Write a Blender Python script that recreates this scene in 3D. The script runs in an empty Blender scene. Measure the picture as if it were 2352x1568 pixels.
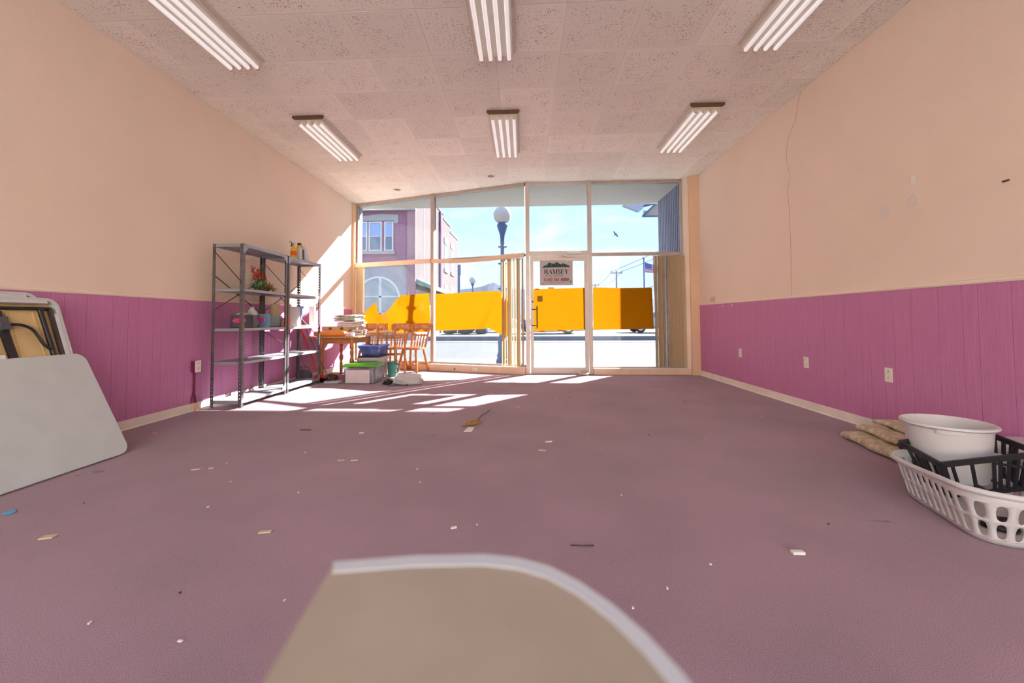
import bpy, bmesh, math, random
from mathutils import Vector, Matrix
random.seed(7)
C = bpy.context.scene.collection
SC = bpy.context.scene

# ------------------------------------------------------------------ camera
CAM_Z = 0.985
PITCH, YAW, ROLL = 0.0351, -0.0484, -0.005
FPX, CX, CY = 972.15, 1153.61, 698.98
fw = Vector((math.sin(YAW)*math.cos(PITCH), math.cos(YAW)*math.cos(PITCH), math.sin(PITCH)))
r0 = Vector((math.cos(YAW), -math.sin(YAW), 0)); u0 = r0.cross(fw)
rt = r0*math.cos(ROLL) + u0*math.sin(ROLL); up = -r0*math.sin(ROLL) + u0*math.cos(ROLL)
cam = bpy.data.objects.new('camera', bpy.data.cameras.new('camera')); C.objects.link(cam)
m = Matrix.Identity(4)
for i in range(3):
    m[i][0], m[i][1], m[i][2] = rt[i], up[i], -fw[i]
m[2][3] = CAM_Z
cam.matrix_world = m
cd = cam.data
cd.sensor_fit = 'HORIZONTAL'; cd.sensor_width = 36.0
cd.lens = FPX/2352*36.0
cd.shift_x = (1176-CX)/2352; cd.shift_y = (CY-784)/2352
cd.clip_start = 0.02; cd.clip_end = 2000
cd.dof.use_dof = True; cd.dof.focus_distance = 2.8; cd.dof.aperture_fstop = 2.9
SC.camera = cam

# ------------------------------------------------------------------ world, sun, exposure
w = bpy.data.worlds.new('sky'); SC.world = w; w.use_nodes = True
nt = w.node_tree; nt.nodes.clear()
def N(t, tp, **k):
    n = t.nodes.new(tp)
    for a, b in k.items(): setattr(n, a, b)
    return n
out = N(nt, 'ShaderNodeOutputWorld'); bg = N(nt, 'ShaderNodeBackground')
tc = N(nt, 'ShaderNodeTexCoord'); sep = N(nt, 'ShaderNodeSeparateXYZ')
ramp = N(nt, 'ShaderNodeValToRGB')
ramp.color_ramp.elements[0].position = 0.0; ramp.color_ramp.elements[0].color = (0.66, 0.81, 1.0, 1)
ramp.color_ramp.elements[1].position = 0.45; ramp.color_ramp.elements[1].color = (0.36, 0.62, 1.0, 1)
mp = N(nt, 'ShaderNodeMapping'); mp.inputs['Scale'].default_value = (1.6, 1.6, 5.0); mp.inputs['Location'].default_value = (3.1, 0.4, 0.7)
no = N(nt, 'ShaderNodeTexNoise'); no.inputs['Scale'].default_value = 1.7; no.inputs['Detail'].default_value = 7; no.inputs['Roughness'].default_value = 0.55; no.inputs['Distortion'].default_value = 0.5
cr = N(nt, 'ShaderNodeValToRGB'); cr.color_ramp.elements[0].position = 0.43; cr.color_ramp.elements[1].position = 0.68
mix = N(nt, 'ShaderNodeMixRGB'); mix.inputs[2].default_value = (0.93, 0.95, 1.0, 1)
nt.links.new(tc.outputs['Generated'], sep.inputs[0]); nt.links.new(sep.outputs['Z'], ramp.inputs[0])
nt.links.new(tc.outputs['Generated'], mp.inputs[0]); nt.links.new(mp.outputs[0], no.inputs['Vector'])
nt.links.new(no.outputs['Fac'], cr.inputs[0]); nt.links.new(cr.outputs[0], mix.inputs[0])
nt.links.new(ramp.outputs[0], mix.inputs[1]); nt.links.new(mix.outputs[0], bg.inputs[0])
nt.links.new(bg.outputs[0], out.inputs[0])
bg.inputs[1].default_value = 2.7

SUN = Vector((0.81, 1.0, 0.735)).normalized()
sl = bpy.data.lights.new('sun', 'SUN'); sl.energy = 48.0; sl.angle = math.radians(0.6); sl.color = (1.0, 0.96, 0.90)
so = bpy.data.objects.new('sun', sl); C.objects.link(so)
so.rotation_euler = SUN.to_track_quat('Z', 'Y').to_euler(); so.location = (6, 12, 9)

vs = SC.view_settings
vs.view_transform = 'Standard'; vs.look = 'None'; vs.gamma = 1.0; vs.exposure = 1.36; vs.use_curve_mapping = False
SC.cycles.max_bounces = 7; SC.cycles.diffuse_bounces = 4; SC.cycles.glossy_bounces = 3
SC.cycles.transmission_bounces = 6; SC.cycles.transparent_max_bounces = 16
SC.cycles.caustics_reflective = False; SC.cycles.caustics_refractive = False
SC.cycles.sample_clamp_indirect = 8.0; SC.cycles.adaptive_threshold = 0.05

# ------------------------------------------------------------------ materials
MATS = {}
def mat(name, col, rough=0.6, metal=0.0, var=0.06, scale=12.0, bump=0.0, bscale=60.0, spec=0.35, emit=None, estr=0.0, stretch=None, detail=4.0, alpha=None, trans=0.0):
    if name in MATS: return MATS[name]
    ma = bpy.data.materials.new(name); ma.use_nodes = True
    t = ma.node_tree; b = t.nodes['Principled BSDF']
    b.inputs['Roughness'].default_value = rough; b.inputs['Metallic'].default_value = metal
    b.inputs['Specular IOR Level'].default_value = spec
    co = N(t, 'ShaderNodeTexCoord'); src = co.outputs['Object']
    if stretch:
        mpn = N(t, 'ShaderNodeMapping'); mpn.inputs['Scale'].default_value = stretch
        t.links.new(src, mpn.inputs[0]); src = mpn.outputs[0]
    n1 = N(t, 'ShaderNodeTexNoise'); n1.inputs['Scale'].default_value = scale; n1.inputs['Detail'].default_value = detail
    t.links.new(src, n1.inputs['Vector'])
    rp = N(t, 'ShaderNodeValToRGB'); rp.color_ramp.elements[0].position = 0.25; rp.color_ramp.elements[1].position = 0.75
    lo = [max(0, c*(1-var)) for c in col]; hi = [min(1, c*(1+var)) for c in col]
    rp.color_ramp.elements[0].color = (*lo, 1); rp.color_ramp.elements[1].color = (*hi, 1)
    t.links.new(n1.outputs['Fac'], rp.inputs[0]); t.links.new(rp.outputs[0], b.inputs['Base Color'])
    if bump:
        n2 = N(t, 'ShaderNodeTexNoise'); n2.inputs['Scale'].default_value = bscale; n2.inputs['Detail'].default_value = 3
        t.links.new(src, n2.inputs['Vector'])
        bp = N(t, 'ShaderNodeBump'); bp.inputs['Strength'].default_value = bump; bp.inputs['Distance'].default_value = 0.01
        t.links.new(n2.outputs['Fac'], bp.inputs['Height']); t.links.new(bp.outputs[0], b.inputs['Normal'])
    if emit:
        b.inputs['Emission Color'].default_value = (*emit, 1); b.inputs['Emission Strength'].default_value = estr
    if trans: b.inputs['Transmission Weight'].default_value = trans
    if alpha is not None: b.inputs['Alpha'].default_value = alpha
    MATS[name] = ma
    return ma

def mat_carpet():
    ma = bpy.data.materials.new('mauve carpet'); ma.use_nodes = True; t = ma.node_tree; b = t.nodes['Principled BSDF']
    b.inputs['Roughness'].default_value = 1.0; b.inputs['Specular IOR Level'].default_value = 0.05
    b.inputs['Sheen Weight'].default_value = 0.15
    co = N(t, 'ShaderNodeTexCoord')
    n1 = N(t, 'ShaderNodeTexNoise'); n1.inputs['Scale'].default_value = 420; n1.inputs['Detail'].default_value = 3; n1.inputs['Roughness'].default_value = 0.75
    n2 = N(t, 'ShaderNodeTexNoise'); n2.inputs['Scale'].default_value = 1.3; n2.inputs['Detail'].default_value = 6
    t.links.new(co.outputs['Object'], n1.inputs['Vector']); t.links.new(co.outputs['Object'], n2.inputs['Vector'])
    rp = N(t, 'ShaderNodeValToRGB'); e = rp.color_ramp.elements
    e[0].position = 0.38; e[0].color = (0.185, 0.10, 0.13, 1); e[1].position = 0.62; e[1].color = (0.56, 0.375, 0.445, 1)
    x = e.new(0.5); x.color = (0.38, 0.237, 0.293, 1)
    t.links.new(n1.outputs['Fac'], rp.inputs[0])
    r2 = N(t, 'ShaderNodeValToRGB'); r2.color_ramp.elements[0].position = 0.3; r2.color_ramp.elements[0].color = (0.82, 0.84, 0.84, 1)
    r2.color_ramp.elements[1].position = 0.62; r2.color_ramp.elements[1].color = (1, 1, 1, 1)
    t.links.new(n2.outputs['Fac'], r2.inputs[0])
    mx = N(t, 'ShaderNodeMixRGB', blend_type='MULTIPLY'); mx.inputs[0].default_value = 1.0
    t.links.new(rp.outputs[0], mx.inputs[1]); t.links.new(r2.outputs[0], mx.inputs[2]); t.links.new(mx.outputs[0], b.inputs['Base Color'])
    bp = N(t, 'ShaderNodeBump'); bp.inputs['Strength'].default_value = 0.3; bp.inputs['Distance'].default_value = 0.0015
    t.links.new(n1.outputs['Fac'], bp.inputs['Height']); t.links.new(bp.outputs[0], b.inputs['Normal'])
    return ma

def mat_tile():
    ma = bpy.data.materials.new('fissured ceiling tile'); ma.use_nodes = True; t = ma.node_tree; b = t.nodes['Principled BSDF']
    b.inputs['Roughness'].default_value = 0.95; b.inputs['Specular IOR Level'].default_value = 0.1
    co = N(t, 'ShaderNodeTexCoord'); oi = N(t, 'ShaderNodeObjectInfo')
    ml = N(t, 'ShaderNodeMath', operation='MULTIPLY'); ml.inputs[1].default_value = 57.0
    t.links.new(oi.outputs['Random'], ml.inputs[0])
    ad = N(t, 'ShaderNodeVectorMath', operation='ADD'); t.links.new(co.outputs['Object'], ad.inputs[0]); t.links.new(ml.outputs[0], ad.inputs[1])
    dn = N(t, 'ShaderNodeTexNoise'); dn.inputs['Scale'].default_value = 11; dn.inputs['Detail'].default_value = 2
    t.links.new(ad.outputs[0], dn.inputs['Vector'])
    sb = N(t, 'ShaderNodeVectorMath', operation='SUBTRACT'); sb.inputs[1].default_value = (0.5, 0.5, 0.5); t.links.new(dn.outputs['Color'], sb.inputs[0])
    sc_ = N(t, 'ShaderNodeVectorMath', operation='SCALE'); sc_.inputs['Scale'].default_value = 0.075; t.links.new(sb.outputs[0], sc_.inputs[0])
    a2 = N(t, 'ShaderNodeVectorMath', operation='ADD'); t.links.new(ad.outputs[0], a2.inputs[0]); t.links.new(sc_.outputs[0], a2.inputs[1])
    mpn = N(t, 'ShaderNodeMapping'); mpn.inputs['Scale'].default_value = (26, 115, 1); t.links.new(a2.outputs[0], mpn.inputs[0])
    vo = N(t, 'ShaderNodeTexVoronoi'); vo.voronoi_dimensions = '2D'; vo.inputs['Scale'].default_value = 1.0; t.links.new(mpn.outputs[0], vo.inputs['Vector'])
    sp = N(t, 'ShaderNodeSeparateColor'); t.links.new(vo.outputs['Color'], sp.inputs[0])
    # patchy density
    pn = N(t, 'ShaderNodeTexNoise'); pn.inputs['Scale'].default_value = 6.5; pn.inputs['Detail'].default_value = 2; t.links.new(ad.outputs[0], pn.inputs['Vector'])
    mr = N(t, 'ShaderNodeMapRange'); mr.inputs['From Min'].default_value = 0.25; mr.inputs['From Max'].default_value = 0.75
    mr.inputs['To Min'].default_value = 0.10; mr.inputs['To Max'].default_value = 0.40; t.links.new(pn.outputs['Fac'], mr.inputs['Value'])
    # fewer fissures near the tile margins
    gs = N(t, 'ShaderNodeSeparateXYZ'); t.links.new(co.outputs['Object'], gs.inputs[0])
    ed = []
    for ax in ('X', 'Y'):
        ab = N(t, 'ShaderNodeMath', operation='ABSOLUTE'); t.links.new(gs.outputs[ax], ab.inputs[0])
        mg = N(t, 'ShaderNodeMapRange'); mg.inputs['From Min'].default_value = 0.302; mg.inputs['From Max'].default_value = 0.24
        mg.inputs['To Min'].default_value = 0.25; mg.inputs['To Max'].default_value = 1.0; t.links.new(ab.outputs[0], mg.inputs['Value']); ed.append(mg)
    em = N(t, 'ShaderNodeMath', operation='MULTIPLY'); t.links.new(ed[0].outputs[0], em.inputs[0]); t.links.new(ed[1].outputs[0], em.inputs[1])
    dm = N(t, 'ShaderNodeMath', operation='MULTIPLY'); t.links.new(em.outputs[0], dm.inputs[0]); t.links.new(mr.outputs[0], dm.inputs[1])
    rad = N(t, 'ShaderNodeMath', operation='MULTIPLY'); t.links.new(sp.outputs[0], rad.inputs[0]); t.links.new(dm.outputs[0], rad.inputs[1])
    sub = N(t, 'ShaderNodeMath', operation='SUBTRACT'); t.links.new(rad.outputs[0], sub.inputs[0]); t.links.new(vo.outputs['Distance'], sub.inputs[1])
    m2 = N(t, 'ShaderNodeMapRange'); m2.inputs['From Min'].default_value = -0.04; m2.inputs['From Max'].default_value = 0.06; t.links.new(sub.outputs[0], m2.inputs['Value'])
    mx = N(t, 'ShaderNodeMixRGB'); mx.inputs[1].default_value = (0.96, 0.945, 0.85, 1); mx.inputs[2].default_value = (0.52, 0.43, 0.35, 1)
    t.links.new(m2.outputs[0], mx.inputs[0])
    hv = N(t, 'ShaderNodeHueSaturation'); va = N(t, 'ShaderNodeMapRange'); va.inputs['To Min'].default_value = 0.94; va.inputs['To Max'].default_value = 1.04
    t.links.new(oi.outputs['Random'], va.inputs['Value']); t.links.new(va.outputs[0], hv.inputs['Value']); t.links.new(mx.outputs[0], hv.inputs['Color'])
    t.links.new(hv.outputs[0], b.inputs['Base Color'])
    inv = N(t, 'ShaderNodeMath', operation='SUBTRACT'); inv.inputs[0].default_value = 1.0; t.links.new(m2.outputs[0], inv.inputs[1])
    bp = N(t, 'ShaderNodeBump'); bp.inputs['Strength'].default_value = 0.5; bp.inputs['Distance'].default_value = 0.004
    t.links.new(inv.outputs[0], bp.inputs['Height']); t.links.new(bp.outputs[0], b.inputs['Normal'])
    return ma

def mat_translucent(name, col, fac=0.6, var=0.08, scale=30, rough=0.7, tint=None):
    ma = bpy.data.materials.new(name); ma.use_nodes = True; t = ma.node_tree
    t.nodes.remove(t.nodes['Principled BSDF']); o = t.nodes['Material Output']
    d = N(t, 'ShaderNodeBsdfDiffuse'); tr = N(t, 'ShaderNodeBsdfTranslucent'); mx = N(t, 'ShaderNodeMixShader'); mx.inputs[0].default_value = fac
    co = N(t, 'ShaderNodeTexCoord'); n1 = N(t, 'ShaderNodeTexNoise'); n1.inputs['Scale'].default_value = scale; n1.inputs['Detail'].default_value = 5
    t.links.new(co.outputs['Object'], n1.inputs['Vector'])
    rp = N(t, 'ShaderNodeValToRGB'); rp.color_ramp.elements[0].color = (*[c*(1-var) for c in col], 1); rp.color_ramp.elements[1].color = (*[min(1, c*(1+var)) for c in col], 1)
    rp.color_ramp.elements[0].position = 0.3; rp.color_ramp.elements[1].position = 0.7
    t.links.new(n1.outputs['Fac'], rp.inputs[0]); t.links.new(rp.outputs[0], d.inputs[0]); t.links.new(rp.outputs[0], tr.inputs[0])
    if tint: t.links.remove(tr.inputs[0].links[0]); tr.inputs[0].default_value = (*tint, 1)
    t.links.new(d.outputs[0], mx.inputs[1]); t.links.new(tr.outputs[0], mx.inputs[2]); t.links.new(mx.outputs[0], o.inputs[0])
    return ma

def mat_glass(name, tint=(0.97, 0.985, 1.0), dust=0.05, gloss=0.05, smear=True):
    ma = bpy.data.materials.new(name); ma.use_nodes = True; t = ma.node_tree
    t.nodes.remove(t.nodes['Principled BSDF']); o = t.nodes['Material Output']
    tr = N(t, 'ShaderNodeBsdfTransparent'); tr.inputs[0].default_value = (*tint, 1)
    gl = N(t, 'ShaderNodeBsdfGlossy'); gl.inputs['Roughness'].default_value = 0.03
    m1 = N(t, 'ShaderNodeMixShader'); m1.inputs[0].default_value = gloss
    t.links.new(tr.outputs[0], m1.inputs[1]); t.links.new(gl.outputs[0], m1.inputs[2])
    du = N(t, 'ShaderNodeBsdfTranslucent'); du.inputs[0].default_value = (0.95, 0.97, 1.0, 1)
    m2 = N(t, 'ShaderNodeMixShader')
    co = N(t, 'ShaderNodeTexCoord'); mpn = N(t, 'ShaderNodeMapping'); mpn.inputs['Scale'].default_value = (5, 5, 0.8)
    n1 = N(t, 'ShaderNodeTexNoise'); n1.inputs['Scale'].default_value = 3; n1.inputs['Detail'].default_value = 6
    t.links.new(co.outputs['Object'], mpn.inputs[0]); t.links.new(mpn.outputs[0], n1.inputs['Vector'])
    mr = N(t, 'ShaderNodeMapRange'); mr.inputs['From Min'].default_value = 0.3; mr.inputs['From Max'].default_value = 0.7
    mr.inputs['To Min'].default_value = dust*0.6; mr.inputs['To Max'].default_value = dust*1.4
    t.links.new(n1.outputs['Fac'], mr.inputs['Value']); t.links.new(mr.outputs[0], m2.inputs[0])
    t.links.new(m1.outputs[0], m2.inputs[1]); t.links.new(du.outputs[0], m2.inputs[2]); t.links.new(m2.outputs[0], o.inputs[0])
    return ma

M = dict(
    carpet=mat_carpet(), tile=mat_tile(),
    wall=mat('peach wall paint', (0.87, 0.715, 0.59), 0.75, var=0.035, scale=1.2, bump=0.12, bscale=90, spec=0.25),
    wainscot=mat('orchid painted panelling', (0.57, 0.21, 0.415), 0.5, var=0.10, scale=3.0, bump=0.25, bscale=8, spec=0.3, stretch=(40, 40, 1.2)),
    rail=mat('pale peach trim', (0.88, 0.74, 0.62), 0.6, var=0.05, scale=5),
    base=mat('cream vinyl baseboard', (0.86, 0.79, 0.69), 0.55, var=0.08, scale=4),
    frame=mat('taupe aluminium', (0.47, 0.40, 0.345), 0.45, metal=0.35, var=0.08, scale=9),
    doorframe=mat('brushed pinkish aluminium', (0.56, 0.49, 0.45), 0.42, metal=0.35, var=0.06, scale=9),
    sill=mat('peach sill paint', (0.80, 0.58, 0.42), 0.6, var=0.08, scale=6),
    ledge=mat('sunlit ledge white', (0.82, 0.80, 0.76), 0.6, var=0.06, scale=6),  # sill top in the sun: its brightness is put into the white
    column=mat('tan peach column paint', (0.80, 0.56, 0.38), 0.7, var=0.05, scale=3),
    slab=mat('dusty plenum', (0.30, 0.22, 0.16), 0.9),
    soffit=mat('soffit plaster', (0.66, 0.65, 0.60), 0.9, var=0.05, scale=3),
    siding=mat('blue grey metal siding', (0.42, 0.46, 0.62), 0.5, metal=0.2, var=0.06, scale=8),
    glass=mat_glass('street dimming glass', tint=(0.452, 0.457, 0.462), dust=0.0022, gloss=0.02), veilglass=mat_glass('sunlit veil glass', tint=(0.448, 0.453, 0.458), dust=0.006, gloss=0.02), clearglass=mat_glass('clear rear glass', dust=0.002, gloss=0.02),  # front tint is added to dim the street seen from inside
    steel=mat('grey shelving steel', (0.15, 0.14, 0.145), 0.4, metal=0.5, var=0.10, scale=15),
    shelfpan=mat('pale grey shelf pan', (0.38, 0.40, 0.44), 0.45, metal=0.35, var=0.08, scale=10),
    darksteel=mat('dark brown steel', (0.10, 0.075, 0.065), 0.5, metal=0.4, var=0.1),
    white=mat('white enamel', (0.84, 0.82, 0.79), 0.4, var=0.04, scale=10),
    tube=mat('white fluorescent tube', (0.93, 0.93, 0.94), 0.25, var=0.01, emit=(1, 0.95, 0.92), estr=0.16),
    panm=mat('aged beige enamel', (0.70, 0.64, 0.56), 0.45, var=0.05), socket=mat('ivory lamp socket', (0.66, 0.56, 0.43), 0.5, var=0.06),
    brown=mat('dark brown shade', (0.14, 0.075, 0.04), 0.6, var=0.15),
    black=mat('black plastic', (0.02, 0.02, 0.022), 0.4, var=0.1),
    blacksteel=mat('black steel tube', (0.035, 0.033, 0.033), 0.35, metal=0.3, var=0.1),
    whiteplastic=mat('white plastic', (0.64, 0.615, 0.61), 0.38, var=0.03, scale=8),
    greytop=mat('pale grey plastic tabletop', (0.58, 0.615, 0.615), 0.55, var=0.04, scale=6, bump=0.08, bscale=220),
    underside=mat('honey moulded underside', (0.72, 0.53, 0.25), 0.5, var=0.10, scale=5),
    greyrail=mat('white steel rail', (0.70, 0.70, 0.72), 0.4, metal=0.2, var=0.04),
    wood=mat('honey maple wood', (0.50, 0.20, 0.055), 0.38, var=0.22, scale=6, stretch=(1, 1, 8), spec=0.5),
    woodtop=mat('tabletop wood', (0.56, 0.26, 0.10), 0.35, var=0.18, scale=5, stretch=(10, 1.5, 1), spec=0.5),
    green=mat('lime green lid', (0.13, 0.46, 0.03), 0.35, var=0.05),
    blue=mat('blue plastic', (0.16, 0.32, 0.85), 0.35, var=0.05),
    teal=mat('teal green plastic', (0.07, 0.30, 0.24), 0.4, var=0.08),
    bingrey=mat('silver grey plastic', (0.50, 0.50, 0.53), 0.4, var=0.10, scale=6),
    clear=mat_glass('clear plastic', tint=(0.86, 0.89, 0.93), dust=0.33, gloss=0.08),
    clearblue=mat_glass('blue clear plastic', tint=(0.62, 0.74, 1.0), dust=0.34, gloss=0.08),
    paper=mat('white paper', (0.84, 0.83, 0.82), 0.8, var=0.03),
    cardboard=mat('tan cardboard', (0.52, 0.40, 0.25), 0.85, var=0.10, scale=12),
    tan=mat('tan chip', (0.62, 0.50, 0.33), 0.8, var=0.10, scale=30),
    orangecloth=mat('orange cloth', (0.80, 0.28, 0.05), 0.9, var=0.12, scale=15),
    fabric=mat('grey green fabric', (0.42, 0.45, 0.36), 0.95, var=0.35, scale=18, bump=0.4, bscale=30),
    fabricw=mat('white patterned fabric', (0.66, 0.64, 0.62), 0.95, var=0.28, scale=22, bump=0.4, bscale=30),
    floral=mat('floral tapestry', (0.58, 0.49, 0.34), 0.95, var=0.40, scale=26, bump=0.5, bscale=35, detail=6),
    outlet=mat('ivory outlet plate', (0.84, 0.78, 0.66), 0.4, var=0.02), slot=mat('socket slot', (0.05, 0.04, 0.04), 0.6),
    red=mat('red plastic', (0.50, 0.03, 0.03), 0.35, var=0.06), charcoal=mat('charcoal plastic', (0.10, 0.10, 0.12), 0.5, var=0.1),
    pink=mat('neon pink label', (0.90, 0.06, 0.22), 0.6, var=0.06), coral=mat('coral pink card', (0.85, 0.33, 0.30), 0.7, var=0.06),
    skyblue=mat('blue card', (0.14, 0.32, 0.55), 0.6, var=0.05), yellow=mat('yellow plastic', (0.72, 0.45, 0.02), 0.4, var=0.10),
    conduit=mat('maroon painted conduit', (0.22, 0.02, 0.09), 0.45, var=0.08),
    lamp_blue=mat('blue grey cast iron', (0.07, 0.13, 0.30), 0.5, var=0.1), globe=mat('frosted globe', (0.5, 0.505, 0.52), 0.4, var=0.03),
    road=mat('pale asphalt', (0.115, 0.12, 0.13), 0.95, var=0.10, scale=1.5), walk=mat('concrete pavement', (0.145, 0.145, 0.15), 0.95, var=0.06, scale=1.0),
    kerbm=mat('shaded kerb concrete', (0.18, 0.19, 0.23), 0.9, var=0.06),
    brick=mat('shade purple brick', (0.40, 0.14, 0.22), 0.9, var=0.10, scale=2), brickside=mat('pink brick', (0.50, 0.30, 0.28), 0.9, var=0.10, scale=2),
    stone=mat('pale grey limestone', (0.50, 0.48, 0.48), 0.9, var=0.06, scale=2), mortar=mat('mortar', (0.52, 0.46, 0.48), 0.95),
    pane=mat('dark window pane', (0.18, 0.24, 0.34), 0.08, var=0.1, spec=0.8), awning=mat('green awning', (0.22, 0.38, 0.34), 0.7),
    hill=mat('blue mountain', (0.012, 0.032, 0.075), 1.0, var=0.1, scale=0.02), bush=mat('dark hedge', (0.05, 0.08, 0.10), 0.9, var=0.4, scale=3),
    carpaint=mat('blue car paint', (0.06, 0.10, 0.20), 0.25, spec=0.7), wire=mat('wire', (0.08, 0.10, 0.16), 0.6),
    sign=mat('sign board', (0.54, 0.49, 0.50), 0.6, var=0.03), ink=mat('black ink', (0.012, 0.008, 0.012), 0.6), redink=mat('red ink', (0.42, 0.02, 0.03), 0.6),
    greyink=mat('grey ink', (0.14, 0.12, 0.13), 0.6), greenink=mat('green ink', (0.03, 0.14, 0.10), 0.6), darkgreen=mat('dark green ink', (0.008, 0.035, 0.03), 0.6),
    orange=mat_translucent('orange kraft paper', (0.40, 0.125, 0.0022), 0.58, var=0.07, scale=45),
    tapeo=mat('orange red tape', (0.75, 0.11, 0.01), 0.5), tapey=mat('yellow tape', (0.80, 0.52, 0.06), 0.5),
    slat=mat_translucent('beige vinyl slat', (0.56, 0.43, 0.28), 0.12, var=0.05, scale=4),
    deskt=mat('beige laminate', (0.40, 0.325, 0.255), 0.5, var=0.10, scale=9), deskedge=mat('window lit edge', (0.58, 0.59, 0.63), 0.3, var=0.04),
    bagm=mat_translucent('white plastic bag', (0.80, 0.80, 0.80), 0.35, var=0.05, scale=8), blackbag=mat('black plastic film', (0.015, 0.015, 0.018), 0.3),
    leaf=mat('green leaf', (0.06, 0.22, 0.05), 0.6, var=0.4, scale=20), leafp=mat('pale green leaf', (0.30, 0.50, 0.32), 0.6, var=0.3, scale=20),
    redflower=mat('red petal', (0.55, 0.03, 0.02), 0.6, var=0.4, scale=25), dried=mat('dried brown leaf', (0.34, 0.17, 0.04), 0.8, var=0.5, scale=25),
    wicker=mat('dark wicker', (0.10, 0.06, 0.03), 0.8, var=0.3), chip=mat('plaster chip', (0.80, 0.76, 0.72), 0.8), darkbit=mat('dark crumb', (0.09, 0.055, 0.05), 0.9, var=0.3),
    patch=mat('grey spackle', (0.79, 0.69, 0.62), 0.8, var=0.03), crack=mat('crack shadow', (0.50, 0.27, 0.15), 0.9), brass=mat('brass', (0.55, 0.40, 0.14), 0.4, metal=0.6),
    trim=mat('downlight trim', (0.80, 0.79, 0.77), 0.5), plasticfilm=mat_glass('clear film', tint=(0.95, 0.95, 0.97), dust=0.30, gloss=0.12),
    bluebit=mat('sky blue plastic', (0.10, 0.38, 0.62), 0.4), siren=mat('flag stripe blue', (0.10, 0.14, 0.40), 0.8), flagw=mat('flag cloth pale', (0.55, 0.50, 0.62), 0.8), flagr=mat('flag stripe red', (0.45, 0.18, 0.28), 0.8),
)

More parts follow.
